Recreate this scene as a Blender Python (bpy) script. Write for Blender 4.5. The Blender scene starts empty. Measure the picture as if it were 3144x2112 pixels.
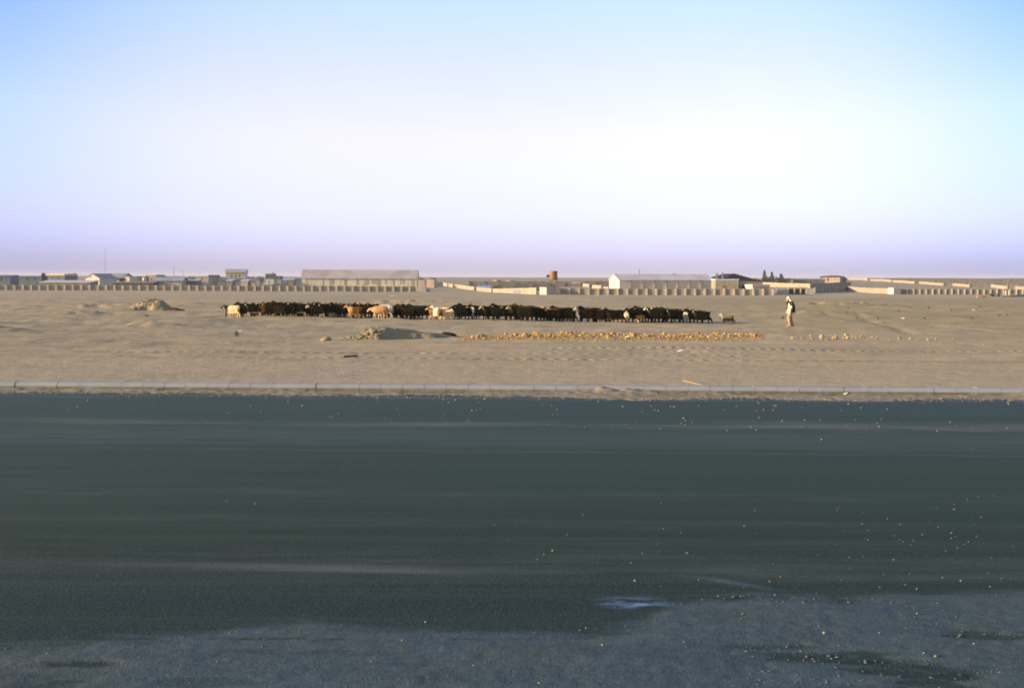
import bpy, bmesh, math, random
import numpy as np
from mathutils import Vector, Matrix, noise as mnoise
R = math.radians
random.seed(7)
SC = bpy.context.scene
COL = SC.collection
PI = math.pi

# ------------------------------------------------------------------ camera
F = 3493.0                       # focal length in photo pixels (40 mm on 36 mm film)
EYE = Vector((0, 0, 2.6))
PITCH = math.atan((1056 - 854.5) / F)
ROLL = R(0.2)
CM = Matrix.Rotation(PI / 2 - PITCH, 4, 'X') @ Matrix.Rotation(ROLL, 4, 'Z')
cd = bpy.data.cameras.new('camera')
cam = bpy.data.objects.new('camera', cd)
COL.objects.link(cam)
cam.matrix_world = Matrix.Translation(EYE) @ CM
cd.sensor_width = 36
cd.lens = F / 3144 * 36
cd.clip_start = 0.1
cd.clip_end = 20000
SC.camera = cam

def ray(px, py):
    d = CM.to_3x3() @ Vector(((px - 1572) / F, -(py - 1056) / F, -1))
    return d / d.y
def at(px, py, Y):               # a point Y metres ahead, seen at that place of the photo
    return EYE + ray(px, py) * Y
def X(px, Y, py=900):
    return (ray(px, py) * Y).x

# ------------------------------------------------------------------ noise and ground
def _h(i, j, s):
    n = (i.astype(np.int64) * 374761393 + j.astype(np.int64) * 668265263 + s * 982451653) & 0xffffffff
    n = ((n ^ (n >> 13)) * 1274126177) & 0xffffffff
    n = (n ^ (n >> 16)) & 0xffffffff
    return n / 4294967295.0
def vn(x, y, s=0):
    x = np.asarray(x, float); y = np.asarray(y, float)
    i = np.floor(x); j = np.floor(y); u = x - i; v = y - j
    u = u * u * u * (u * (u * 6 - 15) + 10); v = v * v * v * (v * (v * 6 - 15) + 10)
    a = _h(i, j, s); b = _h(i + 1, j, s); c = _h(i, j + 1, s); d = _h(i + 1, j + 1, s)
    return ((a * (1 - u) + b * u) * (1 - v) + (c * (1 - u) + d * u) * v) * 2 - 1
def fbm(x, y, s=0, o=4):
    t = 0; a = 1
    for k in range(o):
        t = t + a * vn(x * 2 ** k + 17.3 * k, y * 2 ** k - 9.1 * k, s + k); a *= .5
    return t
def sst(a, b, x):
    t = np.clip((x - a) / (b - a), 0, 1)
    return t * t * (3 - 2 * t)
KS = -0.033
def kerb_y(x): return 25.8 + KS * x                   # front face of the kerb
PY = [-300, 27, 40, 70, 110, 200, 360, 450, 550, 700, 900, 1100, 1400, 2000, 6000]
PZ = [0.11, 0.11, 0.06, 0.0, -0.10, -1.0, -2.5, -2.6, -1.9, -0.30, 1.5, 2.55, 3.3, 3.6, 2.0]
def G(x, y):
    x = np.asarray(x, float); y = np.asarray(y, float)
    z = np.interp(y, PY, PZ)
    z = z + 0.0012 * np.clip(-x, 0, 160) * sst(200, 380, y) * (1 - sst(460, 600, y))
    yk = y - kerb_y(x)
    f = sst(0.25, 1.2, yk)
    far = 1 + y / 60.0
    amp = 0.35 + 0.65 * sst(9, 14, yk)                # a graded smooth strip next to the kerb
    left = 1 + 0.25 * sst(0, -14, x)
    calm = 1 - .75 * sst(150, 300, y)
    z = z + f * amp * left * calm * (.030 + .028 * sst(46, 62, y)) * far ** .7 * fbm(x / 7.0, y / 4.2, 3, 3)
    z = z + f * (amp * (0.013 + .012 * sst(48, 60, y) + .010 * sst(0, -12, x)) * fbm(x / 1.2, y / 1.6, 11, 3) + 0.006 * fbm(x / .3, y / .4, 23, 2)) * (y < 160)
    rut = np.exp(-((yk - 24.9 - 0.25 * np.sin(x * .3)) / 1.2) ** 2)
    z = z + f * rut * sst(-3, 1, x) * (0.04 * fbm(x / .55, y / .6, 31, 3) + 0.09) * (1 - .75 * sst(11.5, 14, x))
    # low drifts on the left, seen side-lit
    for (bx, by, h, w, d) in ((-19.5, 60.5, .26, 2.6, 1.2), (-10.9, 58.0, .13, 1.6, .8), (-27.0, 54.0, .2, 5, 1.3),
                              (-30, 78, .3, 4, 1.6), (-36, 98, .35, 6, 2), (1.5, 57.0, .07, 2.2, .9), (5, 56.5, .06, 1.6, .7),
                              (22, 84, .2, 4.5, 1.6), (33, 120, .35, 8, 3), (-12, 128, .3, 9, 3)):
        dx = x - bx
        prof = np.where(dx < 0, np.exp(-(dx / (w * .45)) ** 2), np.exp(-(dx / w) ** 2))
        z = z + h * prof * np.exp(-((y - by) / d) ** 2) * (1 + .5 * vn(x / .5, y / .5, 41))
    # wheel ruts running away on the right
    for x0, sl in ((20.2, .22), (23.4, -.03)):
        dd = x - (x0 + sl * (y - 60))
        z = z - .05 * np.exp(-(dd / .35) ** 2) * sst(50, 56, y) * (1 - sst(84, 96, y))
    z = z + sst(0, 100, y - 520) * 0.35 * fbm(x / 60, y / 60, 51, 3)
    return z * f + (-0.07) * (1 - f)
def g(x, y): return float(G(x, y))
def hit(px, row, h=0.0, y0=380.0):
    """where the sight line through a place of the photo comes down to h metres above the ground"""
    d = ray(px, row); y = y0
    while y < 1500:
        if EYE.z + d.z * y <= g(d.x * y, y) + h: break
        y += 3
    return d.x * y, y
def flat(px, row, z=0.0):
    d = ray(px, row); t = (z - EYE.z) / d.z
    return d.x * t, t

# ------------------------------------------------------------------ materials
MATS = {}
class NT:
    def __init__(s, name):
        s.m = bpy.data.materials.new(name); s.m.use_nodes = True
        s.t = s.m.node_tree; s.b = s.t.nodes['Principled BSDF']
        s.b.inputs['Specular IOR Level'].default_value = 0.2
        s.co = s.n('ShaderNodeTexCoord').outputs['Object']
    def n(s, ty, **k):
        x = s.t.nodes.new(ty)
        for a, v in k.items(): setattr(x, a, v)
        return x
    def put(s, sock, v):
        if hasattr(v, 'is_output'): s.t.links.new(v, sock)
        elif isinstance(v, (tuple, list)) and len(v) == 3 and sock.type == 'RGBA': sock.default_value = (*v, 1)
        else: sock.default_value = v
    def noise(s, scale, detail=4, rough=.6, vec=None, stretch=None):
        v = vec or s.co
        if stretch:
            mp = s.n('ShaderNodeMapping'); s.put(mp.inputs['Vector'], v); mp.inputs['Scale'].default_value = stretch; v = mp.outputs[0]
        x = s.n('ShaderNodeTexNoise'); s.put(x.inputs['Vector'], v)
        x.inputs['Scale'].default_value = scale; x.inputs['Detail'].default_value = detail; x.inputs['Roughness'].default_value = rough
        return x.outputs['Fac']
    def math(s, op, a, b=0.0, c=None, clamp=False):
        x = s.n('ShaderNodeMath', operation=op, use_clamp=clamp); s.put(x.inputs[0], a); s.put(x.inputs[1], b)
        if c is not None: s.put(x.inputs[2], c)
        return x.outputs[0]
    def rng(s, v, a, b, lo=0.0, hi=1.0, smooth=True):
        x = s.n('ShaderNodeMapRange', interpolation_type='SMOOTHSTEP' if smooth else 'LINEAR')
        s.put(x.inputs[0], v)
        for i, q in zip((1, 2, 3, 4), (a, b, lo, hi)): s.put(x.inputs[i], q)
        return x.outputs[0]
    def mix(s, f, a, b, blend='MIX'):
        x = s.n('ShaderNodeMix', data_type='RGBA', blend_type=blend)
        s.put(x.inputs[0], f); s.put(x.inputs[6], a); s.put(x.inputs[7], b)
        return x.outputs[2]
    def xyz(s, v=None):
        x = s.n('ShaderNodeSeparateXYZ'); s.put(x.inputs[0], v or s.co); return x.outputs
    def ramp(s, f, stops):
        x = s.n('ShaderNodeValToRGB'); s.put(x.inputs[0], f); e = x.color_ramp.elements
        while len(e) < len(stops): e.new(.5)
        for q, (p, c) in zip(e, stops): q.position = p; q.color = (*c, 1)
        return x.outputs[0]
    def bump(s, h, strength=.5, dist=.02, normal=None):
        x = s.n('ShaderNodeBump'); s.put(x.inputs['Height'], h); x.inputs['Strength'].default_value = strength; x.inputs['Distance'].default_value = dist
        if normal: s.put(x.inputs['Normal'], normal)
        return x.outputs[0]
    def done(s, col, rough=.9, normal=None):
        s.put(s.b.inputs['Base Color'], col); s.put(s.b.inputs['Roughness'], rough)
        if normal: s.put(s.b.inputs['Normal'], normal)
        return s.m

def plain(name, c, var=.25, scale=.6, rough=.9, ribs=None, stain=None, blocks=False):
    if name in MATS: return MATS[name]
    t = NT(name)
    f = t.rng(t.noise(scale, 6), .3, .7, 1 - var, 1 + var * .6)
    x = t.n('ShaderNodeMix', data_type='RGBA', blend_type='MULTIPLY'); x.inputs[0].default_value = 1
    t.put(x.inputs[6], c); cc = t.n('ShaderNodeCombineColor')
    for i in range(3): t.put(cc.inputs[i], f)
    t.put(x.inputs[7], cc.outputs[0]); col = x.outputs[2]
    if stain:
        col = t.mix(t.rng(t.noise(stain[1], 5, .7, stretch=stain[2]), .52, .66, 0, .8), col, stain[0])
    nrm = None
    if blocks:
        br = t.n('ShaderNodeTexBrick'); mp = t.n('ShaderNodeMapping'); mp.inputs['Rotation'].default_value = (PI / 2, 0, 0)
        t.put(mp.inputs[0], t.co); t.put(br.inputs['Vector'], mp.outputs[0]); br.inputs['Scale'].default_value = 1.0
        br.inputs['Brick Width'].default_value = .42; br.inputs['Row Height'].default_value = .22; br.inputs['Mortar Size'].default_value = .012
        br.inputs['Color1'].default_value = (1, 1, 1, 1); br.inputs['Color2'].default_value = (.78, .78, .78, 1); br.inputs['Mortar'].default_value = (.6, .6, .6, 1)
        col = t.mix(1.0, col, br.outputs['Color'], 'MULTIPLY')
    if ribs:
        w = t.n('ShaderNodeTexWave'); w.inputs['Scale'].default_value = ribs; t.put(w.inputs['Vector'], t.co); w.inputs['Distortion'].default_value = 0
        nrm = t.bump(w.outputs['Fac'], .6, .05)
    MATS[name] = t.done(col, rough, nrm)
    return MATS[name]

def ground_mat():
    t = NT('desert_sand'); o = t.xyz(); x, y = o[0], o[1]
    big = t.noise(.05, 5, .6, stretch=(1, .6, 1)); mid = t.noise(.35, 6, .65, stretch=(.5, 1, 1)); fine = t.noise(3.0, 8, .75)
    col = t.mix(t.rng(big, .38, .62), (.37, .300, .202), (.405, .327, .212))
    col = t.mix(t.rng(mid, .46, .68, 0, .7), col, (.245, .208, .145))
    m3 = t.noise(1.1, 6, .7, stretch=(.7, .35, 1)); col = t.mix(t.rng(m3, .5, .68, 0, .55), col, (.24, .205, .155)); col = t.mix(t.rng(m3, .48, .32, 0, .4), col, (.45, .37, .28))
    olive = t.math('MULTIPLY', t.rng(x, 4, 26), t.math('MULTIPLY', t.rng(y, 46, 62), t.rng(y, 190, 330, 1, 0)))
    patch = t.math('MULTIPLY', olive, t.rng(t.noise(.25, 5, .7, stretch=(.6, 1, 1)), .35, .6, .4, .95))
    col = t.mix(patch, col, (.285, .228, .120))
    lefty = t.math('MULTIPLY', t.rng(x, -2, -24), t.rng(y, 30, 130, 1, .3))
    col = t.mix(t.math('MULTIPLY', lefty, t.rng(t.noise(.18, 6, .7, stretch=(.5, 1, 1)), .35, .65, .3, 1)), col, (.245, .208, .140))
    yk0 = t.math('ADD', y, t.math('MULTIPLY', x, -KS))
    ln = t.noise(1.0, 6, .72, stretch=(.045, 1.1, 1)); near = t.rng(y, 62, 90, 1, .25)
    col = t.mix(t.math('MULTIPLY', near, t.rng(ln, .5, .66, 0, .6)), col, (.225, .192, .145)); col = t.mix(t.math('MULTIPLY', near, t.rng(ln, .46, .32, 0, .5)), col, (.45, .375, .285))
    # long wheel tracks running along the road
    trk = t.math('ADD', yk0, t.math('MULTIPLY', t.math('SUBTRACT', t.noise(.06, 3, .5), .5), 1.6))
    for k, (yc, wd, am) in enumerate(((34.3, .16, .5), (35.5, .3, .75), (37.9, .3, .6), (38.6, .12, .5), (41.5, .4, .5), (44.0, .2, .6), (46.2, .3, .45), (53.5, .4, .4), (62.0, .5, .5), (64.5, .5, .4))):
        m = t.math('MULTIPLY', t.rng(t.math('ABSOLUTE', t.math('SUBTRACT', trk, yc)), wd, wd * .25), t.rng(t.noise(.35 + .07 * k, 5, .75, stretch=(.5, 1.4, 1)), .4, .62))
        col = t.mix(t.math('MULTIPLY', m, am), col, (.205, .165, .105) if k % 3 else (.45, .37, .265))
    # the graded strip by the kerb, greyer
    yk = t.math('ADD', y, t.math('MULTIPLY', x, -KS))
    strip = t.math('MULTIPLY', t.rng(yk, 25, 26), t.rng(yk, 33.5, 34.5, 1, 0))
    col = t.mix(t.math('MULTIPLY', strip, .5), col, (.355, .298, .232))
    rw = t.math('MULTIPLY', t.rng(t.math('ABSOLUTE', t.math('SUBTRACT', yk, 50.6)), 1.7, .4), t.math('MULTIPLY', t.rng(x, -2.6, -.8), t.rng(x, 10.6, 11.6, 1, .08)))
    col = t.mix(t.math('MULTIPLY', rw, t.rng(t.noise(2.2, 5, .7), .3, .55, .3, .95)), col, (.40, .275, .125))
    # faded hillside, scrubby
    scrub = t.math('MULTIPLY', t.rng(y, 480, 620), t.rng(t.noise(.04, 8, .75), .45, .6, 0, .8))
    col = t.mix(scrub, col, (.20, .17, .125))
    col = t.mix(t.math('MULTIPLY', t.rng(y, 470, 600), .45), col, (.22, .195, .17))
    sp = t.rng(t.noise(9, 4, .8), .62, .74, 0, .35)
    col = t.mix(sp, col, (.17, .14, .10))
    col = t.mix(t.rng(fine, .3, .7, 0, .35), col, (.5, .42, .33))
    # lug prints of heavy tyres
    h = t.math('MULTIPLY', fine, 1.0)
    lug = None
    for (yc, wd, pitch, x0, x1, am) in ((41.6, .34, .36, 3, 40, 1.6), (37.95, .26, .42, -14, 9, .55), (35.6, .26, .42, -9, 12, .55), (39.9, .25, .4, 3, 9, .3)):
        d = t.math('ABSOLUTE', t.math('SUBTRACT', yk, yc))
        m = t.math('MULTIPLY', t.rng(d, wd, wd * .4), t.math('MULTIPLY', t.rng(x, x0 - 3, x0 + 3), t.rng(x, x1 - 3, x1 + 3, 1, 0)))
        s_ = t.math('SINE', t.math('MULTIPLY', t.math('ADD', x, t.math('MULTIPLY', d, .5)), 2 * PI / pitch))
        m = t.math('MULTIPLY', t.math('MULTIPLY', m, am), t.math('MULTIPLY', s_, t.rng(t.noise(.4, 3), .35, .6, .45, 1)))
        lug = m if lug is None else t.math('ADD', lug, m)
    n1 = t.bump(lug, 1.0, .05)
    n2 = t.bump(t.math('ADD', t.noise(5, 7, .75), t.math('MULTIPLY', t.noise(1.2, 6, .7), 1.5)), .8, .05, n1)
    col = t.mix(t.rng(lug, .2, .9, 0, .25), col, (.2, .165, .12))
    return t.done(col, .95, n2)

def road_mat():
    t = NT('worn_asphalt'); o = t.xyz(); x, y = o[0], o[1]
    yk = t.math('ADD', y, t.math('MULTIPLY', x, -KS))
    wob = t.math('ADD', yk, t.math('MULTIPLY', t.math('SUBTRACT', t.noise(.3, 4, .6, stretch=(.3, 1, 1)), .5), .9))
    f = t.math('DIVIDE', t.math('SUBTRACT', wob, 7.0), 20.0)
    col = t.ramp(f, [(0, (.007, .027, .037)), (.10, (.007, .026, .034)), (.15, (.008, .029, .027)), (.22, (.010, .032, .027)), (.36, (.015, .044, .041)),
                     (.505, (.019, .048, .047)), (.525, (.028, .064, .078)), (.66, (.028, .064, .075)), (.72, (.023, .058, .067)), (.9, (.031, .067, .094))])  # near end darker: vignette falloff painted into the asphalt
    st = t.noise(1.0, 7, .7, stretch=(.06, 2.2, 1))
    col = t.mix(t.rng(st, .44, .72, 0, .6), col, (.036, .070, .068))
    st2 = t.noise(1.0, 6, .7, stretch=(.12, 5, 1))
    col = t.mix(t.rng(st2, .5, .68, 0, .55), col, (.008, .022, .022))
    # windblown dust lying in lines along the lanes
    def line(yc, wd, a, x0, x1, seed):
        d = t.math('ABSOLUTE', t.math('SUBTRACT', yk, t.math('ADD', yc, t.math('MULTIPLY', t.math('SUBTRACT', t.noise(.35 + seed, 2, .5, stretch=(1, .2, 1)), .5), wd * 2.2))))
        m = t.math('MULTIPLY', t.rng(d, wd, wd * .1), t.rng(t.noise(.9 + seed, 6, .75, stretch=(.35, 3, 1)), .36, .66))
        return t.math('MULTIPLY', t.math('MULTIPLY', m, a), t.math('MULTIPLY', t.rng(x, x0 - 1.5, x0 + 1.5), t.rng(x, x1 - 1, x1 + 1, 1, 0)))
    for a in ((20.15, .5, .75, -9, 40, .0), (20.3, .9, .55, 4, 40, .11), (9.97, .18, .75, -2.3, -.7, .07), (10.0, .22, .4, -4, 5, .13), (24.6, .6, .6, -40, 40, .05),
              (18.6, 1.3, .22, -40, 40, .21), (10.3, .9, .2, -20, 20, .17), (17.0, .12, .35, -40, 40, .31), (13.6, .5, .18, -40, 40, .37), (12.0, .3, .15, -40, 40, .41)):
        col = t.mix(line(*a), col, (.135, .155, .17))
    sp = t.noise(60, 2, .6); sp2 = t.noise(22, 3, .7)
    col = t.mix(t.rng(sp, .54, .68, 0, .6), col, (.075, .10, .09))
    sp3 = t.noise(110, 2, .6); col = t.mix(t.rng(sp3, .5, .7, 0, .45), col, (.078, .105, .095)); col = t.mix(t.rng(sp3, .45, .3, 0, .6), col, (.006, .014, .015))
    d = t.math('ABSOLUTE', t.math('SUBTRACT', wob, 17.25)); col = t.mix(t.rng(d, .10, .02, 0, .3), col, (.018, .03, .03))
    col = t.mix(t.rng(sp2, .60, .72, 0, .45), col, (.10, .11, .095))
    col = t.mix(t.rng(sp2, .42, .3, 0, .5), col, (.012, .022, .024))
    # a splash of whitewash at the edge
    dx = t.math('DIVIDE', t.math('SUBTRACT', x, 0.99), .33); dy = t.math('DIVIDE', t.math('SUBTRACT', yk, 9.03), .2)
    rr = t.math('SQRT', t.math('ADD', t.math('MULTIPLY', dx, dx), t.math('MULTIPLY', dy, dy)))
    w = t.math('MULTIPLY', t.rng(rr, 1.2, .2), t.rng(t.noise(5, 5, .7, stretch=(.5, 2, 1)), .42, .6))
    col = t.mix(w, col, (.15, .24, .46))
    # dust and fine gravel lying over the near edge (the mesh says how deep); its dark blue tone paints in the vignette
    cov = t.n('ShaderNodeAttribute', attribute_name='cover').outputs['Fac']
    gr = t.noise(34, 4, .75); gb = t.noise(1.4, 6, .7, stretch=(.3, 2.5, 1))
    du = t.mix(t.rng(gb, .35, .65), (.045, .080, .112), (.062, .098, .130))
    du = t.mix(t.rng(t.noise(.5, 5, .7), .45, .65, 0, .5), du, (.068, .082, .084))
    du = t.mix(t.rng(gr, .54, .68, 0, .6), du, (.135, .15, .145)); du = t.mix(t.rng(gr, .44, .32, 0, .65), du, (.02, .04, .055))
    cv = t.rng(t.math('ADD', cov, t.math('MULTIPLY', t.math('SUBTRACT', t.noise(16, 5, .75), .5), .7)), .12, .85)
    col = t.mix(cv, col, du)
    nb = t.bump(t.math('ADD', t.math('ADD', sp, sp2), t.math('MULTIPLY', t.math('MULTIPLY', gr, cov), 1.5)), .6, .007)
    return t.done(col, .92, nb)

def gravel_mat(name, a, b, c):
    t = NT(name)
    col = t.mix(t.rng(t.noise(1.3, 6, .65, stretch=(.5, 1, 1)), .35, .65), a, b)
    col = t.mix(t.rng(t.noise(1.5, 6, .7, stretch=(.3, 3, 1)), .5, .7, 0, .5), col, tuple(q * .68 for q in a))
    col = t.mix(t.rng(t.noise(45, 3, .7), .56, .7, 0, .6), col, c)
    col = t.mix(t.rng(t.noise(28, 3, .7), .44, .32, 0, .6), col, tuple(q * .45 for q in a))
    oi = t.n('ShaderNodeObjectInfo'); f = t.rng(oi.outputs['Random'], 0, 1, .72, 1.12, False); cc = t.n('ShaderNodeCombineColor')
    for i in range(3): t.put(cc.inputs[i], f)
    if 'clod' in name: col = t.mix(1.0, col, cc.outputs[0], 'MULTIPLY')
    return t.done(col, .95, t.bump(t.math('ADD', t.noise(40, 5, .75), t.noise(12, 4, .7)), .8, .012))

def coat_mat():
    t = NT('animal_coat'); a = t.n('ShaderNodeAttribute', attribute_name='coat')
    f = t.rng(t.noise(14, 5, .7), .3, .7, .75, 1.2)
    oi = t.n('ShaderNodeObjectInfo'); f = t.math('MULTIPLY', f, t.rng(oi.outputs['Random'], 0, 1, .8, 1.2))
    cc = t.n('ShaderNodeCombineColor')
    for i in range(3): t.put(cc.inputs[i], f)
    col = t.mix(1.0, a.outputs['Color'], cc.outputs[0], 'MULTIPLY')
    t.b.inputs['Specular IOR Level'].default_value = .04
    return t.done(col, .95, t.bump(t.noise(22, 5, .8, stretch=(1, 1, .3)), .6, .015))

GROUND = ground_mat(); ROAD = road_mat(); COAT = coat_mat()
SHOULD = gravel_mat('darkened_gravel_dust', (.044, .086, .142), (.060, .106, .165), (.12, .15, .165))  # foreground darkening mixed into the gravel's blue tone
GUTTER = gravel_mat('gutter_dirt_and_grit', (.21, .19, .155), (.28, .25, .20), (.38, .34, .28))
SANDPILE = gravel_mat('dumped_sand', (.285, .24, .165), (.34, .285, .20), (.39, .32, .225))
TANCLOD = gravel_mat('dry_tan_clod', (.33, .25, .145), (.38, .29, .175), (.42, .33, .21))
CLOD = gravel_mat('dry_yellow_clod', (.43, .275, .110), (.50, .335, .145), (.54, .39, .19))
PEB = plain('pale_pebble', (.27, .235, .185), .6, 5)

# ------------------------------------------------------------------ mesh helpers
class MB:
    def __init__(s): s.v = []; s.f = []
    def quadbox(s, c, dx, dy, dz):            # corner + three edge vectors
        c = Vector(c); dx = Vector(dx); dy = Vector(dy); dz = Vector(dz); n = len(s.v)
        s.v += [c, c + dx, c + dx + dy, c + dy, c + dz, c + dx + dz, c + dx + dy + dz, c + dy + dz]
        s.f += [[n + i for i in q] for q in ((3, 2, 1, 0), (4, 5, 6, 7), (0, 1, 5, 4), (1, 2, 6, 5), (2, 3, 7, 6), (3, 0, 4, 7))]
    def box(s, x0, x1, y0, y1, z0, z1): s.quadbox((x0, y0, z0), (x1 - x0, 0, 0), (0, y1 - y0, 0), (0, 0, z1 - z0))
    def prism(s, poly, vec):                  # closed polygon swept along vec
        n = len(s.v); k = len(poly); vec = Vector(vec)
        s.v += [Vector(p) for p in poly] + [Vector(p) + vec for p in poly]
        s.f.append(list(range(n + k - 1, n - 1, -1))); s.f.append(list(range(n + k, n + 2 * k)))
        for i in range(k):
            j = (i + 1) % k; s.f.append([n + i, n + j, n + k + j, n + k + i])
    def tube(s, pts, seg=8, ref=(0, 1, 0)):   # pts: (x, y, z, ra[, rb]) closed with pointed caps
        P = [Vector(p[:3]) for p in pts]; n0 = len(s.v); m = len(P)
        for i, p in enumerate(pts):
            t = (P[min(i + 1, m - 1)] - P[max(i - 1, 0)]).normalized()
            a = Vector(ref); a = (a - t * a.dot(t))
            if a.length < 1e-3: a = Vector((1, 0, 0)) - t * t.x
            a.normalize(); b = t.cross(a); ra = p[3]; rb = p[4] if len(p) > 4 else ra
            for k in range(seg):
                q = 2 * PI * k / seg; s.v.append(P[i] + a * (ra * math.cos(q)) + b * (rb * math.sin(q)))
        for i in range(m - 1):
            for k in range(seg):
                l = (k + 1) % seg
                s.f.append([n0 + i * seg + k, n0 + i * seg + l, n0 + (i + 1) * seg + l, n0 + (i + 1) * seg + k])
        s.f.append([n0 + k for k in range(seg - 1, -1, -1)]); s.f.append([n0 + (m - 1) * seg + k for k in range(seg)])
    def mesh(s, name, smooth=False):
        me = bpy.data.meshes.new(name); me.from_pydata([tuple(v) for v in s.v], [], s.f); me.update()
        bm = bmesh.new(); bm.from_mesh(me); bmesh.ops.recalc_face_normals(bm, faces=bm.faces); bm.to_mesh(me); bm.free()
        if smooth:
            me.polygons.foreach_set('use_smooth', [True] * len(me.polygons))
        return me
    def build(s, name, mat, parent=None, smooth=False):
        return put(name, s.mesh(name, smooth), mat, parent)

def put(name, me, mat=None, parent=None, loc=None):
    o = bpy.data.objects.new(name, me)
    if mat is not None:
        me.materials.clear(); me.materials.append(mat)
    COL.objects.link(o)
    if parent is not None: o.parent = parent
    if loc is not None: o.location = loc
    return o
def tag(o, label, cat, group=None, kind=None):
    o['label'] = label; o['category'] = cat
    if group: o['group'] = group
    if kind: o['kind'] = kind
    return o
def root(name, label, cat, loc, rz=0, group=None):
    o = bpy.data.objects.new(name, None); COL.objects.link(o); o.location = loc; o.rotation_euler = (0, 0, rz)
    o.empty_display_size = .3
    return tag(o, label, cat, group)
def structure(o): o['kind'] = 'structure'; return o
def gridmesh(name, xs, ys, Z, smooth=True):
    """xs, ys, Z: 2-D arrays (rows, columns)"""
    r, c = Z.shape
    me = bpy.data.meshes.new(name); me.vertices.add(r * c)
    me.vertices.foreach_set('co', np.stack([xs, ys, Z], -1).astype(np.float32).ravel())
    i = (np.arange(r - 1)[:, None] * c + np.arange(c - 1)[None, :]).ravel()
    q = np.stack([i, i + 1, i + c + 1, i + c], -1).astype(np.int32).ravel()
    n = len(i); me.loops.add(4 * n); me.loops.foreach_set('vertex_index', q)
    me.polygons.add(n); me.polygons.foreach_set('loop_start', np.arange(n, dtype=np.int32) * 4)
    me.polygons.foreach_set('use_smooth', np.ones(n, bool) if smooth else np.zeros(n, bool))
    me.update(calc_edges=True); me.validate()
    return me
def remesh(mb, voxel, it=3, name='body'):
    me = mb.mesh('tmp'); o = bpy.data.objects.new('tmp', me); COL.objects.link(o)
    m = o.modifiers.new('r', 'REMESH'); m.mode = 'VOXEL'; m.voxel_size = voxel
    if it:
        k = o.modifiers.new('s', 'SMOOTH'); k.iterations = it; k.factor = .5
    dg = bpy.context.evaluated_depsgraph_get()
    out = bpy.data.meshes.new_from_object(o.evaluated_get(dg))
    bpy.data.objects.remove(o); bpy.data.meshes.remove(me)
    out.polygons.foreach_set('use_smooth', [True] * len(out.polygons)); out.name = name
    return out
def blob(seed, n=2, rough=.35, sq=(1, 1, .75)):
    bm = bmesh.new(); bmesh.ops.create_icosphere(bm, subdivisions=n, radius=1)
    for v in bm.verts:
        p = v.co * 1.1 + Vector((seed * 7.1, seed * 3.3, 0))
        v.co *= 1 + rough * (mnoise.noise(p) + .6 * mnoise.noise(p * 2.3))
        v.co = Vector((v.co.x * sq[0], v.co.y * sq[1], v.co.z * sq[2]))
    me = bpy.data.meshes.new('blob'); bm.to_mesh(me); bm.free(); return me

# ------------------------------------------------------------------ ground, road, kerb
ys = np.concatenate([np.linspace(-80, 22, 8), np.arange(24.5, 27.5, .06), np.arange(27.5, 58, .12), np.arange(58, 130, .3),
                     np.geomspace(130, 460, 90), np.geomspace(465, 1500, 90), np.geomspace(1600, 6000, 12)])
us = np.linspace(-.82, .82, 760)
YY = ys[:, None] * np.ones_like(us)[None, :]
XX = us[None, :] * (np.abs(ys[:, None]) + 30) * .92
structure(put('ground', gridmesh('ground', XX, YY, G(XX, YY)), GROUND))

m = MB(); n = 40
for i in range(n):
    x0 = -120 + 240 * i / n; x1 = -120 + 240 * (i + 1) / n
    k = len(m.v); m.v += [Vector((x0, -40, 0)), Vector((x1, -40, 0)), Vector((x1, kerb_y(x1) + .05, 0)), Vector((x0, kerb_y(x0) + .05, 0))]; m.f.append([k, k + 1, k + 2, k + 3])
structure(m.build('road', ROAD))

def kerb_mat():
    t = NT('concrete_kerb'); z = t.xyz()[2]
    col = t.mix(t.rng(t.noise(.8, 6, .7), .35, .65), (.25, .275, .32), (.30, .32, .365))
    col = t.mix(t.rng(t.noise(12, 5, .7), .5, .7, 0, .4), col, (.27, .28, .30))
    splash = t.math('MULTIPLY', t.rng(z, .10, .05), t.rng(t.noise(2.5, 5, .7), .3, .6, .35, .95))
    col = t.mix(splash, col, (.145, .130, .085))
    return t.done(col, .9, t.bump(t.noise(30, 4, .7), .4, .01))
m = MB(); rk = random.Random(3)
x = -45.0
while x < 45:
    w = .5; j = rk.gauss(0, .0025); jz = rk.gauss(0, .0025); gp = rk.choice((.004, .006, .006, .010))
    prof = [(-.0, -.06), (0, .085), (.05, .145), (.085, .165), (.38, .165), (.42, .15), (.42, -.06)]
    p = [Vector((x + gp / 2, kerb_y(x) + a + j, b + (jz if b > 0 else 0))) for a, b in prof]
    m.prism(p, (w - gp, KS * (w - gp), 0)); x += w
structure(m.build('kerb', kerb_mat()))

# loose dirt and grit lying in the gutter
gx = np.arange(-26, 26, .035); gy = np.arange(-1.75, .06, .03)
A, B = np.meshgrid(gx, gy)
edge = -1.12 + .16 * fbm(A[0] / 1.7, A[0] * 0, 61, 4) - .55 * np.exp(-((A[0] - 2.4) / 1.6) ** 2) - .35 * np.exp(-((A[0] - 7.6) / .9) ** 2) - .3 * np.exp(-((A[0] - 6.4) / .8) ** 2)
Zg = .032 * sst(0, .8, B - edge[None, :]) + .012 * fbm(A / .16, B / .12, 71, 3) - .012 + .03 * sst(-.35, 0, B) * fbm(A / .9, B / .7, 77, 2)
Zg += .11 * np.exp(-((A - 2.35) / .9) ** 2) * sst(-.5, -.03, B) * (.7 + .4 * vn(A / .2, B / .2, 78))
Zg += .13 * np.exp(-((A - 12.0) / .8) ** 2) * sst(-.45, -.03, B)
Zg = np.where(B - edge[None, :] < -.25, -.03, Zg)
structure(put('gutter_dirt', gridmesh('gutter_dirt', A, kerb_y(A) + B, Zg), GUTTER))

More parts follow.
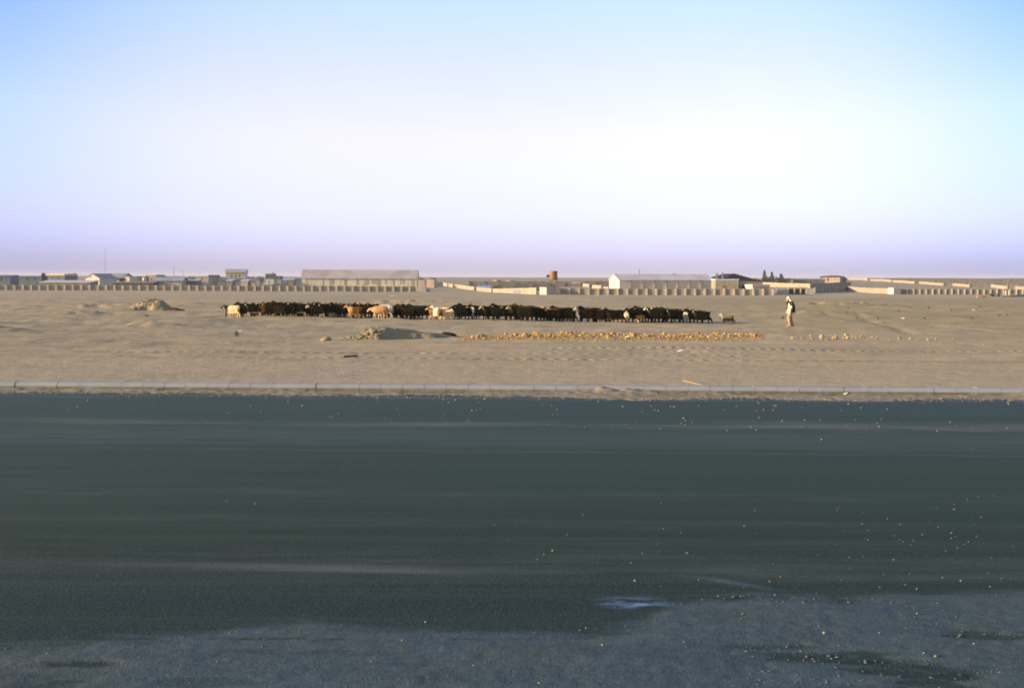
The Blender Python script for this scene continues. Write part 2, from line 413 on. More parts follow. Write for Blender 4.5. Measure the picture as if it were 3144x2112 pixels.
# gravel shoulder on the near side, drifted over the asphalt
eL = [(0, 1980), (114, 1973), (296, 1980), (470, 1963), (660, 1946), (740, 1930), (1010, 1909), (1180, 1926), (1400, 1936), (1572, 1938), (1750, 1940), (1855, 1930),
      (1990, 1909), (2057, 1859), (2178, 1839), (2280, 1832), (2333, 1822), (2481, 1839), (2582, 1852), (2700, 1838), (2850, 1832), (3144, 1822)]
ex, ey = zip(*[flat(a, b) for a, b in eL])
sx = np.arange(-9, 9, .022); sy = np.arange(3.0, 10.8, .024)
A, B = np.meshgrid(sx, sy)
ye = np.interp(A[0], ex, ey) + .05 * fbm(A[0] / .4, A[0] * 0 + 3, 81, 3)
D = ye[None, :] - B
cover = sst(-.34, .42, D + .10 * fbm(A / .9, B / .16, 91, 4) + .05 * fbm(A / .2, B / .06, 93, 3))
for (px, row, wx, wy, dep) in ((2560, 2020, .55, .14, .9), (2800, 2060, .5, .2, .95), (2880, 2110, .35, .25, .9), (3050, 1955, .4, .12, .85), (2350, 1990, .4, .07, .7),
                               (240, 2048, .3, .09, .85), (180, 2105, .25, .1, .85), (900, 1966, .6, .045, .7), (640, 2100, .5, .1, .6), (760, 2000, .6, .05, .5), (1250, 2045, .5, .05, .4), (1100, 2010, .8, .06, .45)):
    qx, qy = flat(px, row); hh = np.exp(-((A - qx) / wx) ** 2 - ((B - qy) / wy) ** 2) * (1 + .5 * fbm(A / .3, B / .1, 99, 3))
    cover = cover * (1 - .82 * dep * sst(.15, .7, hh))
qx, qy = flat(2250, 1790); cover = np.maximum(cover, .75 * np.exp(-(((A - qx) * .8 + (B - qy) * 1.3) / .13) ** 2 - ((A - qx) / .35) ** 2))
Zs = .004 + cover * (.014 + .007 * fbm(A / .9, B / .3, 91, 4) + .003 * fbm(A / .09, B / .07, 97, 3))
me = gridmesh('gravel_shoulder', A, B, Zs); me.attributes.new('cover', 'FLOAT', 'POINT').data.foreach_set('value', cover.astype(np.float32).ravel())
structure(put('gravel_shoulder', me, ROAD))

# fine grit (uncountable) on the shoulder, in the gutter and over the asphalt
def scatter(name, mat, items, seed):
    base = [blob(seed + i, 1, .3) for i in range(3)]; V = []; Fc = []
    geo = [([v.co.copy() for v in b.vertices], [list(p.vertices) for p in b.polygons]) for b in base]
    rr = random.Random(seed)
    for (x, y, z, r) in items:
        vs, fs = geo[rr.randrange(3)]; k = len(V); c, s_ = math.cos(rr.random() * 6.28), math.sin(rr.random() * 6.28)
        q = rr.uniform(.7, 1.3)
        V += [(x + r * (v.x * c - v.y * s_) * q, y + r * (v.x * s_ + v.y * c), z + r * v.z) for v in vs]; Fc += [[k + i for i in f] for f in fs]
    me = bpy.data.meshes.new(name); me.from_pydata(V, [], Fc); me.update()
    for b in base: bpy.data.meshes.remove(b)
    return put(name, me, mat)
rr = random.Random(5); it = []
while len(it) < 2600:
    x = rr.uniform(-4.6, 5.2); y = rr.uniform(6.6, 10.2); d = np.interp(x, ex, ey) - y
    if d < -.3 or (d < 0 and rr.random() < .8): continue
    if x < .8 and rr.random() < .72: continue
    it.append((x, y, .012 if d > 0 else .002, rr.choice((.003, .004, .005, .006, .009))))
GRIT = plain('shoulder_grit', (.12, .135, .14), .6, 9)
tag(scatter('gravel', GRIT, it, 50), 'loose grey grit strewn over the near road shoulder', 'gravel', kind='stuff')
it = []
for i in range(1500):
    x = rr.uniform(-15, 15); it.append((x, kerb_y(x) - abs(rr.gauss(.75, .38)), .012, rr.choice((.008, .011, .015, .02))))
tag(scatter('gutter_gravel', plain('gutter_grit', (.25, .225, .18), .5, 7), it, 60), 'tan grit and crumbs lying along the foot of the kerb', 'gravel', kind='stuff')

# pebbles one by one on the asphalt
pm = [blob(i, 2, .28, (1, .85, .7)) for i in range(6)]
for q in pm:
    q.materials.append(PEB); q.name = 'pebble'
    q.polygons.foreach_set('use_smooth', [True] * len(q.polygons))
spots = [(695, 1540, 1.3), (785, 1548, 1.7), (1697, 1692, 1.9), (1670, 1704, 1.6), (2110, 1700, 1.9), (1972, 1701, 1.2), (1938, 1730, 1.3), (1790, 1582, 1.2), (2037, 1625, 1.1), (2285, 1616, 1.2),
         (2725, 1594, 1.2), (2930, 1565, 1.3), (2832, 1643, 1.2), (2921, 1654, 1.4), (2921, 1638, 1.2), (2744, 1720, 1.5), (2523, 1350, 1.9), (2322, 1321, 1.5), (1450, 1261, 1.8), (1463, 1261, 1.9),
         (240, 1250, 2.0), (270, 1231, 1.6), (210, 1259, 1.7), (435, 1216, 1.4), (416, 1266, 1.5), (1711, 1259, 1.8), (2070, 1250, 1.6), (2100, 1285, 1.8), (1913, 1249, 1.7), (1162, 1221, 1.8),
         (885, 1234, 1.6), (930, 1247, 1.6), (1260, 1208, 1.6), (2950, 1785, 1.7), (2894, 1775, 1.5), (2780, 1797, 1.5), (2363, 1787, 1.3), (1950, 1785, 2.0), (2145, 1782, 1.3), (2815, 1810, 1.4), (3040, 1803, 1.3),
         (2600, 1840, 1.8), (2480, 1828, 1.6), (2285, 1833, 1.7), (2205, 1832, 1.6), (2156, 1842, 1.4), (1800, 1930, 2.0), (1780, 1937, 1.5), (1307, 1912, 2.0), (1235, 1976, 1.6), (1850, 1990, 1.8), (2290, 2010, 1.6), (2530, 1952, 2.4),
         (2700, 1952, 2.0), (2815, 1892, 1.6), (2872, 2025, 2.2), (2990, 1986, 1.6), (1140, 2042, 1.8), (668, 2042, 1.8), (146, 2016, 1.8), (1454, 2053, 1.6), (2100, 1980, 1.4), (2275, 1908, 1.5), (1655, 2108, 2.0)]
while len(spots) < 236:
    u = rr.random()
    if u < .42: spots.append((rr.triangular(0, 3144, 2300), rr.uniform(1226, 1306), rr.uniform(.7, 1.5)))
    elif u < .54: spots.append((rr.triangular(1300, 3144, 2900), rr.uniform(1296, 1325), rr.uniform(.8, 1.5)))
    elif u < .84: spots.append((rr.triangular(1500, 3144, 3000), rr.triangular(1500, 1830, 1640), rr.uniform(.5, 1.1)))
    elif u < .93: spots.append((rr.uniform(0, 3144), rr.uniform(1350, 1880), rr.uniform(.4, .9)))
    else: spots.append((rr.triangular(2000, 3144, 2600), rr.uniform(1850, 2050), rr.uniform(.7, 1.3)))
for i, (px, row, s_) in enumerate(spots):
    x, y = flat(px, row); d = np.interp(x, ex, ey) - y
    o = put('pebble', pm[i % 6], None, None, (x, y, .008 + (.018 if d > .1 else 0)))
    r = s_ * (.0056 + .00052 * max(0, y - 9)) * rr.uniform(.75, 1.15); o.scale = (r, r, r); o.rotation_euler = (0, 0, rr.uniform(0, 6.28))
    tag(o, 'pale pebble lying loose on the dark asphalt or its gravel edge', 'pebble', 'pebbles scattered on the road')

# ------------------------------------------------------------------ dirt heaps, clods, litter
def heap(name, label, xs_, hs, yc, dep, crumble, seed, mat=SANDPILE, cat='dirt mound', yaw=0):
    gx = np.arange(xs_[0] - .2, xs_[-1] + .2, .04); gy = np.arange(-dep * 1.3, dep * 1.3, .05)
    A, B = np.meshgrid(gx, gy)
    h = np.interp(A, xs_, hs) * np.clip(1 - (B / (dep * (.75 + .25 * vn(A / .6, B * 0, seed)))) ** 2, 0, 1) ** 1.1
    rough = np.interp(A, xs_, crumble)
    h = h + rough * np.clip(h * 4, 0, 1) * (.10 * fbm(A / .35, B / .35, seed, 4) + .05 * np.abs(fbm(A / .18, B / .16, seed + 9, 2))) + .012 * fbm(A / .25, B / .2, seed + 5, 3)
    cx = float(np.mean(xs_)); base = np.clip(h, -.02, None) - .05
    o = put(name, gridmesh(name, A - cx, B, base + G(A, yc + B) - g(cx, yc)), mat, None, (cx, yc, g(cx, yc)))
    o.rotation_euler = (0, 0, R(yaw))
    ok = np.argwhere((rough > .6) & (h > .02)); rl = random.Random(seed); it_ = []
    for _ in range(260 if len(ok) else 0):
        a, b = ok[rl.randrange(len(ok))]; it_.append((gx[b] - cx, gy[a], float(base[a, b] + .055 + G(gx[b], yc + gy[a]) - g(cx, yc)), rl.choice((.02, .025, .03, .04, .05, .075))))
    if len(ok): lo = scatter('loose_clods', mat, it_, seed + 400); lo.parent = o; lo['kind'] = 'stuff'
    return tag(o, label, cat)
yB = 48.9
heap('dirt_mound', 'long dirt mound with crumbly sunlit left end in front of the herd', [X(p, yB, 1035) for p in (1030, 1080, 1110, 1135, 1155, 1165, 1180, 1215, 1265, 1320, 1385, 1435)],
     [0, .08, .20, .42, .40, .48, .54, .49, .38, .27, .16, 0], yB, 1.05, [1, 1, 1.1, 1, .9, .5, .3, .25, .2, .2, .2, .1], 5, yaw=22)
yA = 90.5
heap('sand_pile', 'tall pale sand pile left of the herd', [X(p, yA, 950) for p in (385, 420, 440, 455, 480, 500, 515, 545)],
     [0, .45, .80, .92, 1.0, .92, .6, 0], yA, 1.5, [1, 1.6, 1.5, 1.2, .5, .2, .1, .1], 8, cat='sand pile')
x, y = flat(940, 1197, .03)
heap('dirt_heap', 'small heap of dirt dumped against the kerb', [x - .14, x - .05, x, x + .1, x + .22], [0, .13, .19, .1, 0], kerb_y(x) - .1, .22, [.3] * 5, 14, GUTTER, 'dirt heap')
x, y = flat(1000, 1041, .06)
o = put('stone', blob(21, 2, .2, (1, .7, .55)), SANDPILE, None, (x, y, g(x, y) + .06)); o.scale = (.23, .2, .2)
tag(o, 'pale angular stone left of the long dirt mound', 'stone')
x, y = flat(1379, 1033, .05)
o = put('tyre_scrap', blob(33, 3, .22, (1, .6, .3)), plain('black_rubber', (.018, .02, .016), .3, 3), None, (x, y, g(x, y) + .08)); o.scale = (.36, .36, .4); o.rotation_euler = (0, R(9), 0)
o.data.polygons.foreach_set('use_smooth', [True] * len(o.data.polygons))
tag(o, 'flat black lump at the right foot of the dirt mound', 'scrap')
x, y = flat(533, 956, 0)
m = MB()
for k in range(9):
    a0 = -.75 + 1.5 * k / 9; a1 = -.75 + 1.5 * (k + 1) / 9
    z0 = .1 + .14 * math.sin((a0 + .8) * 2.1) ** 2; z1 = .1 + .14 * math.sin((a1 + .8) * 2.1) ** 2
    m.prism([(a0, -.3, z0 - .1), (a1, -.3, z1 - .1), (a1, -.3, z1), (a0, -.3, z0)], (0, .6, .05))
o = m.build('scrap_sheet', plain('rusty_sheet', (.12, .045, .018), .5, 2)); o.location = (x, y, g(x, y) - .04)
tag(o, 'rusty brown bent scrap sheet beside the sand pile', 'scrap')
def litter(px, row, w, d, label, c, nm, z=.0):
    x, y = flat(px, row, z); mm = MB(); a = .012
    pts = [(-w / 2, -d / 2), (w * .1, -d * .6), (w / 2, -d * .3), (w * .45, d / 2), (-w * .1, d * .4), (-w / 2, d * .35)]
    mm.prism([(p, q, a + .03 * math.sin(p * 9)) for p, q in pts], (0, 0, .012))
    o = mm.build('paper_scrap', plain(nm, c, .1, 4)); o.location = (x, y, g(x, y) if y > 26.5 else .03)
    o.rotation_euler = (R(14), 0, 0); tag(o, label, 'litter')
litter(1925, 1040, .22, .2, 'white scrap of paper in front of the clod row', (.8, .8, .82), 'white_paper')
litter(2087, 1085, .2, .08, 'thin white scrap lying on the smooth sand below the clod row', (.75, .76, .82), 'white_paper')
litter(2595, 1212, .1, .12, 'white scrap in the gutter dirt right of the wooden stick', (.7, .72, .8), 'white_paper')
litter(737, 1023, .22, .2, 'light blue scrap caught beside the dry bush', (.25, .5, .8), 'blue_paper')
litter(2988, 946, .3, .5, 'white bag lying on the field far right of the shepherd', (.8, .8, .8), 'white_paper')
litter(2772, 975, .25, .4, 'white bag lying on the field near the wheel ruts', (.75, .72, .66), 'white_paper')
litter(1203, 903, .9, 1.6, 'cream slab lying before the wall of the large shed', (.75, .6, .42), 'cream_slab', -.9)
x0, y0 = flat(2098, 1167, .16); x1, y1 = flat(2166, 1183, .17)
m = MB(); L = Vector((x1 - x0, y1 - y0, 0))
m.tube([(0, 0, .02, .012), (L.x * .5, L.y * .5, .025, .011), (L.x, L.y, .03, .009)], 7)
o = m.build('wooden_stick', plain('bare_wood', (.40, .28, .15), .3, 5), None, True); o.location = (x0, y0, g(x0, y0) + .02)
tag(o, 'bare wooden stick lying across the sand behind the kerb', 'stick')
x0, y0 = flat(1056, 1098, .08); x1, y1 = flat(1097, 1095, .08)
m = MB(); m.quadbox((0, 0, 0), (x1 - x0, y1 - y0, 0), (0, .09, 0), (0, 0, .05))
o = m.build('plank', plain('dark_wood', (.06, .05, .04), .3, 5)); o.location = (x0, y0, g(x0, y0) + .0)
tag(o, 'dark short plank on the sand below the long dirt mound', 'plank')

cm = [blob(100 + i, 3, .38, (1, .85, .8)) for i in range(7)]
for q in cm: q.materials.append(CLOD); q.name = 'earth_clod'
cm2 = [q.copy() for q in cm]
for q in cm2: q.materials.clear(); q.materials.append(TANCLOD)
rc = random.Random(12); cl = []
big = [(1468, 1034, 12), (1480, 1034, 14), (1585, 1031, 12), (1597, 1034, 7), (1612, 1034, 17), (1650, 1032, 11), (1675, 1034, 9), (1690, 1032, 10), (1727, 1024, 14), (1740, 1024, 11), (1752, 1030, 9), (1765, 1035, 12),
       (1793, 1030, 11), (1810, 1033, 8), (1850, 1032, 10), (1870, 1034, 8), (1882, 1030, 14), (1945, 1034, 16), (1983, 1034, 10), (2040, 1031, 11), (2036, 1037, 8), (2070, 1034, 9), (2098, 1024, 9), (2110, 1033, 9), (2123, 1036, 10),
       (2143, 1026, 11), (2152, 1034, 9), (2170, 1030, 8), (2198, 1028, 12), (2205, 1032, 10), (2225, 1026, 9), (2240, 1034, 8), (2262, 1028, 10), (2278, 1031, 11), (2293, 1031, 10), (2305, 1030, 9), (2317, 1034, 10)]
cl += [(a, b, c, 'left') for a, b, c in big]
for i in range(120): cl.append((rc.uniform(1440, 2330), rc.gauss(1033.5, 2.4), rc.uniform(4, 9), 'left'))
for a, b, c in [(2432, 1040, 9), (2462, 1040, 8), (2490, 1034, 10), (2495, 1042, 8), (2522, 1036, 11), (2523, 1042, 9), (2560, 1040, 9), (2568, 1033, 7), (2598, 1030, 12), (2602, 1038, 10), (2630, 1036, 7), (2645, 1034, 8), (2680, 1037, 9), (2730, 1042, 7), (2762, 1040, 9), (2795, 1041, 8), (2850, 1045, 7), (2875, 1043, 7)]:
    cl.append((a, b, c, 'right'))
for i in range(34): cl.append((rc.triangular(2410, 2950, 2500), rc.gauss(1040, 2.5), rc.uniform(3.5, 7), 'right'))
for i, (px, row, s_, side) in enumerate(cl):
    x, y = flat(px, row, .08); r = s_ * y / F * .66
    o = put('earth_clod', (cm if side == 'left' else cm2)[i % 7], None, None, (x, y, g(x, y) + r * .35)); o.scale = (r, r * rc.uniform(.8, 1.1), r * rc.uniform(.8, 1.05)); o.rotation_euler = (0, 0, rc.uniform(0, 6.28))
    if side == 'left': tag(o, 'sunlit yellow clod in the long clod row right of the dirt mound', 'clod', 'clods of dug earth in the long row')
    else: tag(o, 'tan clod in the broken clod row right of and below the shepherd', 'clod', 'clods of dug earth in the right row')
it = []
for i in range(1500):
    px = rc.uniform(1400, 2345); row = rc.gauss(1036, 4); x, y = flat(px, row, .08); it.append((x, y, g(x, y) + .01, rc.uniform(.015, .05)))
for i in range(700):
    pass
for i in range(900):
    px = rc.uniform(900, 3144); row = rc.triangular(1045, 1110, 1045); x, y = flat(px, row, .08); it.append((x, y, g(x, y) + .003, rc.uniform(.008, .022)))
tag(scatter('rubble', CLOD, it, 70), 'small crumbs of dug earth strewn around the clod rows', 'rubble', kind='stuff')

# ------------------------------------------------------------------ plants
LEAF = plain('dusty_leaf', (.055, .065, .032), .5, 1.5)
DRY = plain('dry_tuft', (.17, .135, .05), .4, 3)
BARK = plain('bark', (.10, .075, .05), .3, 2)
def leaves(mb, n, cx, cy, cz, rx, ry, rz, size, rnd):
    for i in range(n):
        while True:
            p = Vector((rnd.uniform(-1, 1), rnd.uniform(-1, 1), rnd.uniform(-1, 1)))
            if p.length < 1: break
        c = Vector((cx + p.x * rx, cy + p.y * ry, cz + p.z * rz)); a = Vector((rnd.gauss(0, 1), rnd.gauss(0, 1), rnd.gauss(0, 1))).normalized()
        b = a.orthogonal().normalized(); s_ = size * rnd.uniform(.6, 1.3); k = len(mb.v)
        mb.v += [c - a * s_ - b * s_ * .3, c - b * s_ * .5, c + a * s_, c + b * s_ * .5]; mb.f.append([k, k + 1, k + 2, k + 3])
def tree(px, row_top, row_base, Y, wpx, label, lobes, seed, name='tree', cat='tree', trunk=True, group=None):
    top = at(px, row_top, Y); base = at(px, row_base, Y); z0 = min(base.z, g(base.x, Y) + .2); H = top.z - z0; W = wpx * Y / F
    o = root(name, label, cat, (base.x, Y, z0), 0, group); rnd = random.Random(seed); mb = MB()
    for (ux, uz, sx_, sz_) in lobes:
        leaves(mb, 260, ux * W, rnd.uniform(-.2, .2) * W, uz * H, sx_ * W, sx_ * W * .9, sz_ * H, .028 * (W + H), rnd)
    mb.build('crown', LEAF, o)
    if trunk:
        t = MB(); t.tube([(0, 0, -.2, .05 * H * .6), (.02 * W, 0, H * .35, .03 * H * .6), (0, 0, H * .8, .01 * H)], 7)
        for k in range(4):
            q = k * 1.6; t.tube([(0, 0, H * .3, .018 * H), (.25 * W * math.cos(q), .25 * W * math.sin(q), H * .65, .006 * H)], 5)
        t.build('trunk', BARK, o)
    return o
tree(137, 836, 853, 520, 22, 'dense dark round tree on the left skyline', [(0, .6, .4, .38), (.15, .35, .45, .3), (-.15, .75, .25, .2)], 1)
tree(222, 838, 853, 540, 36, 'flat topped green tree left of the white gabled house', [(-.25, .7, .25, .26), (.1, .75, .3, .22), (.32, .65, .2, .2)], 2)
tree(2347, 830, 862, 645, 20, 'tall narrow dark conifer, leftmost of the pointed trees behind the cream wall', [(0, .35, .4, .3), (0, .6, .3, .25), (0, .85, .15, .18)], 3)
tree(2369, 835, 862, 648, 22, 'pointed dark conifer in the middle of the trees behind the cream wall', [(0, .3, .45, .3), (0, .6, .28, .25), (0, .85, .13, .16)], 4)
tree(2398, 840, 862, 655, 22, 'short pointed dark tree beside the pillared house', [(0, .3, .4, .3), (.05, .6, .3, .3), (0, .85, .2, .15)], 5)
tree(2374, 845, 862, 640, 66, 'low dark bushy tree under the three conifers', [(-.3, .5, .25, .35), (0, .5, .3, .4), (.3, .45, .25, .35)], 6)
tree(2318, 852, 864, 640, 40, 'dusty low tree right of the open hangar roof', [(-.3, .5, .25, .4), (.1, .55, .3, .4), (.35, .4, .2, .3)], 16)
tree(2556, 846, 862, 700, 78, 'wide flat crowned tree spreading over a cream house', [(-.3, .8, .22, .1), (0, .85, .3, .12), (.25, .78, .25, .16), (.38, .45, .16, .4)], 7)
rs = random.Random(9)
for i, (px, w) in enumerate(((488, 26), (512, 22), (548, 24), (588, 26), (640, 24), (676, 22), (770, 26), (800, 24), (1294, 20), (1330, 22))):
    tree(px, 845.5 + (px - 480) * .0068 + rs.uniform(-.6, .6), 857, 640 + 8 * i, w, 'low dark scrub tree on the skyline behind the roofs', [(-.2, .5, .3, .45), (.2, .45, .3, .45)], 30 + i, 'scrub', 'shrub', True, 'scrub along the far skyline')
def tuft(px, row, wpx, label, group, z=0):
    x, y = flat(px, row, z); o = root('grass_tuft', label, 'grass tuft', (x, y, g(x, y)), 0, group); W = wpx * y / F; mb = MB(); rnd = random.Random(int(px))
    for i in range(70):
        a = rnd.uniform(0, 6.28); b = rnd.uniform(.2, 1) * W * .5; h = W * rnd.uniform(.25, .6); k = len(mb.v); q = Vector((math.cos(a), math.sin(a), 0)); s_ = Vector((-q.y, q.x, 0)) * W * .025
        mb.v += [q * b * .3 - s_, q * b * .3 + s_, q * b + Vector((0, 0, h))]; mb.f.append([k, k + 1, k + 2])
    mb.build('blades', DRY, o)
for px, row, w in ((2604, 942, 14), (2630, 976, 14), (2695, 978, 16), (2793, 942, 16), (2852, 943, 14), (2838, 976, 16), (2985, 975, 14), (3068, 966, 16), (3092, 963, 12), (2600, 968, 10), (2760, 955, 12), (2920, 955, 12), (3005, 938, 12), (2715, 990, 10)):
    tuft(px, row, w, 'small olive grass tuft on the sandy field right of the shepherd', 'grass tufts on the right of the field')
tuft(2404, 978, 18, 'olive grass tuft at the left foot of the shepherd', None)
tuft(450, 970, 16, 'olive grass tuft on the sand below the sand pile', None)
x, y = flat(727, 1034, .05)
o = root('dry_bush', 'small dry brown bush on the sand below the head of the herd', 'bush', (x, y, g(x, y))); mb = MB(); leaves(mb, 110, 0, 0, .13, .10, .09, .12, .028, random.Random(4)); mb.build('twigs', plain('dry_twig', (.17, .135, .065), .4, 6), o)
mb = MB(); mb.tube([(0, 0, -.05, .012), (.01, 0, .2, .006)], 5); mb.build('stem', BARK, o)

# ------------------------------------------------------------------ buildings
PINK = plain('pale_plaster', (.43, .37, .34), .2, .5)
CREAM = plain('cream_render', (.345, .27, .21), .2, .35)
WHITE = plain('whitewash', (.56, .50, .44), .15, .6)
BLOCK = plain('grey_block', (.33, .30, .255), .2, .4, blocks=True)
PIER = plain('pale_concrete', (.50, .44, .36), .2, .6)
TIN = plain('weathered_tin', (.40, .37, .41), .2, .15, .6, ribs=1.2)
TINB = plain('bluish_tin', (.30, .38, .50), .2, .2, .5, ribs=1.2)
TINW = plain('white_tin', (.52, .51, .57), .15, .2, .55, ribs=1.2)
DARK = plain('interior_shade', (.007, .009, .005), .3, .5)  # near-black colour stands for the shade inside open buildings
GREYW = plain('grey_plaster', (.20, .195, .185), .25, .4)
BLUEW = plain('shade_blue_plaster', (.11, .15, .20), .3, .3)  # dark blue tone puts these walls' shade into their colour
YELL = plain('yellow_paint', (.55, .44, .10), .12, .6)
GLASS = plain('window_dark', (.04, .045, .05), .2, 1)
RUST = plain('rust_tank', (.26, .125, .058), .35, .8)
STEEL = plain('rust_steel', (.14, .075, .045), .3, 2)
HANG = plain('dark_green_roof', (.016, .018, .008), .3, .3)

def house(name, label, px0, px1, eave, base_row, Y, D, wall, roof, ridge=None, style='flat', rot=0, openings=(), cat='building', over=.25, thick=.18, sink=.4, group=None):
    """px0..px1 front facade, eave/ridge rows in the photo; the house stands Y metres away and is D deep"""
    pL = at(px0, eave, Y); pR = at(px1, eave, Y); W = (pR.x - pL.x) / math.cos(rot); zE = (pL.z + pR.z) / 2
    z0 = g((pL.x + pR.x) / 2, Y) - sink; H = zE - z0
    o = root(name, label, cat, (pL.x, Y, z0), rot, group)
    c = MB()
    if style == 'flat':
        c.box(0, W, 0, D, 0, H); c.build('wall', wall, o)
        r = MB(); r.box(-over, W + over, -over, D + over, H, H + thick); r.build('roof', roof, o)
    elif style == 'shed':                         # lean-to: falls towards the front
        zr = at((px0 + px1) / 2, ridge, Y + D).z - z0
        c.prism([(0, 0, 0), (0, D, 0), (0, D, zr), (0, 0, H)], (W, 0, 0)); c.build('wall', wall, o)
        r = MB(); r.prism([(-over, -over, H), (-over, D + over, zr), (-over, D + over, zr + thick), (-over, -over, H + thick)], (W + 2 * over, 0, 0)); r.build('roof', roof, o)
    elif style == 'gx':                           # ridge parallel to the facade
        zr = at((px0 + px1) / 2, ridge, Y + D / 2).z - z0; sl = (zr - H) / (D / 2)
        c.prism([(0, 0, 0), (0, D, 0), (0, D, H), (0, D / 2, zr), (0, 0, H)], (W, 0, 0)); c.build('wall', wall, o)
        r = MB(); e = over
        for s_ in (0, 1):
            y0, y1 = ((-e, D / 2) if s_ == 0 else (D + e, D / 2)); a = H - e * sl + .01; b = zr + .01
            r.prism([(-e, y0, a), (-e, y1, b), (-e, y1, b + thick), (-e, y0, a + thick)], (W + 2 * e, 0, 0))
        r.build('roof', roof, o)
    else:                                         # gable towards the camera
        zr = at((px0 + px1) / 2, ridge, Y).z - z0; sl = (zr - H) / (W / 2)
        c.prism([(0, 0, 0), (W, 0, 0), (W, 0, H), (W / 2, 0, zr), (0, 0, H)], (0, D, 0)); c.build('wall', wall, o)
        r = MB(); e = over
        for s_ in (0, 1):
            x0, x1 = ((-e, W / 2) if s_ == 0 else (W + e, W / 2)); a = H - e * sl + .01; b = zr + .01
            r.prism([(x0, -e, a), (x1, -e, b), (x1, -e, b + thick), (x0, -e, a + thick)], (0, D + 2 * e, 0))
        r.build('roof', roof, o)
    for (kind, a, b, t_, u, mt) in openings:
        q = MB(); xa = (a - px0) / (px1 - px0) * W; xb = (b - px0) / (px1 - px0) * W
        q.box(xa, xb, -.06, .05, at(a, u, Y).z - z0, at(a, t_, Y).z - z0); q.build(kind, mt, o)
    o['W'] = W; o['H'] = H; o['z0'] = z0
    return o

# the long shed left of centre
YS = 452
sh = house('warehouse', 'largest warehouse, long grey tin roof over patched white board walls', 927, 1279, 853.5, 890, YS, 9, plain('patched_boards', (.60, .55, .46), .12, .5, .9, ribs=.8, stain=((.30, .265, .20), .5, (1.5, .2, .12))), TIN, 830, 'gx', R(1.5), over=.5)
W = sh['W']; H = sh['H']
rb = random.Random(2)
for a in (990, 1012, 1016, 1055, 1060, 1092, 1120, 1123, 1140, 1150, 1158, 1182, 1205, 1228, 1236, 1262):
    q = MB(); xx = (a - 927) / 352 * W; wd = rb.choice((.25, .4, .9)); zz = rb.uniform(.0, .3) * H
    q.box(xx, xx + wd, -.07, .06, 1.5 + zz, H - .1); q.build('board', plain('grey_board', (.36, .32, .25), .2, .5), sh)
# the second shed, right of centre
Y2 = 385
s2 = house('warehouse', 'pink walled warehouse with pale roof and sunlit white gable', 1902, 2196, 860.5, 897, Y2, 15, plain('pink_render', (.60, .50, .45), .12, .4), TINW, 843.5, 'gx', R(8.5), over=.35)
W = s2['W']; H = s2['H']
for a in (1938, 1976, 2013, 2050, 2086, 2123, 2160):
    q = MB(); xx = (a - 1902) / 294 * W; q.box(xx - .22, xx + .22, -.16, .05, 0, H - .25); q.build('column', plain('grey_post', (.30, .29, .31), .2, .6), s2)
zr = at(2000, 843.5, Y2 + 12).z - s2['z0']
q = MB(); q.tube([(W * .27, 7.5, zr - .3, .16), (W * .27, 7.5, zr + 1.5, .16)], 8); q.box(W * .27 - .25, W * .27 + .25, 7.25, 7.75, zr + 1.5, zr + 1.65); q.build('vent_pipe', plain('blue_grey_pipe', (.2, .22, .32), .2, 1), next(c for c in s2.children if c.name.startswith('roof')))
q = MB(); q.box(W * .63, W * .63 + 1, 7, 8, zr - .2, zr + .35); q.build('roof_vent', GREYW, next(c for c in s2.children if c.name.startswith('roof')))
q = MB(); q.box(-.05, .05, 6.6, 7.6, 0, zr - 1.0); q.build('door', plain('pink_door', (.45, .30, .24), .2, 1), s2)
for a in (1950, 2025, 2062, 2098, 2136, 2172):
    q = MB(); xx = (a - 1902) / 294 * W; q.box(xx, xx + 1.4, -.08, .05, 0, 1.9); q.build('door', plain('brown_door', (.20, .14, .09), .2, 1), s2)
# block building with blue edge, open hangar
b1 = house('block_building', 'grey block building with a pale blue roof edge before the dark hangar', 2197, 2268, 861, 900, 372, 8, plain('tan_block', (.36, .32, .25), .2, .4, blocks=True), plain('pale_blue_edge', (.34, .50, .66), .1, .5), 0, 'flat', 0, [('window', 2218, 2228, 876, 886, plain('brown_stain', (.22, .16, .09), .3, 1))], over=.12, thick=.5)
for px, r0, nm in ((2197, 843, 'chimney'), (2217, 842, 'chimney')):
    a = at(px, r0, 374); q = MB(); q.box(-.28, .28, 0, .56, 0, a.z - (b1['z0'] + b1['H']) - .1); c_ = q.build(nm, GREYW, next(c for c in b1.children if c.name.startswith('roof'))); c_.location = (a.x - b1.location.x + (.3 if px < 2200 else 0), 1.0, b1['H'] + .5)
Yh = 400
h0 = at(2256, 840, Yh); hl = at(2192, 858, Yh); hr = at(2340, 864, Yh); z0 = g(h0.x, Yh) - .3
hg = root('hangar', 'open sided hangar with dark green pitched roof', 'hangar', (h0.x, Yh, z0))
q = MB(); D = 22; th = .35
for e in (hl, hr):
    q.prism([(0, 0, h0.z - z0), (e.x - h0.x, 0, e.z - z0), (e.x - h0.x, 0, e.z - z0 - th), (0, 0, h0.z - z0 - th)], (0, D, 0))
q.build('roof', HANG, hg)
q = MB(); q.prism([(0, .3, h0.z - z0 - th - .1), (hl.x - h0.x + 2, .3, hl.z - z0 + .2), (hl.x - h0.x + 2, .3, hl.z - z0 - 1.0), (hr.x - h0.x - 3, .3, hr.z - z0 - .6), (hr.x - h0.x - 2, .3, hr.z - z0 + .2)], (0, .1, 0)); q.build('gable_shade_panel', DARK, hg)  # dark sheet across the gable stands for the shaded inside
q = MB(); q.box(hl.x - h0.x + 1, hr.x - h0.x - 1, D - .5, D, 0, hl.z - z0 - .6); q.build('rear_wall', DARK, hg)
zc = at(2300, 866, Yh).z - z0
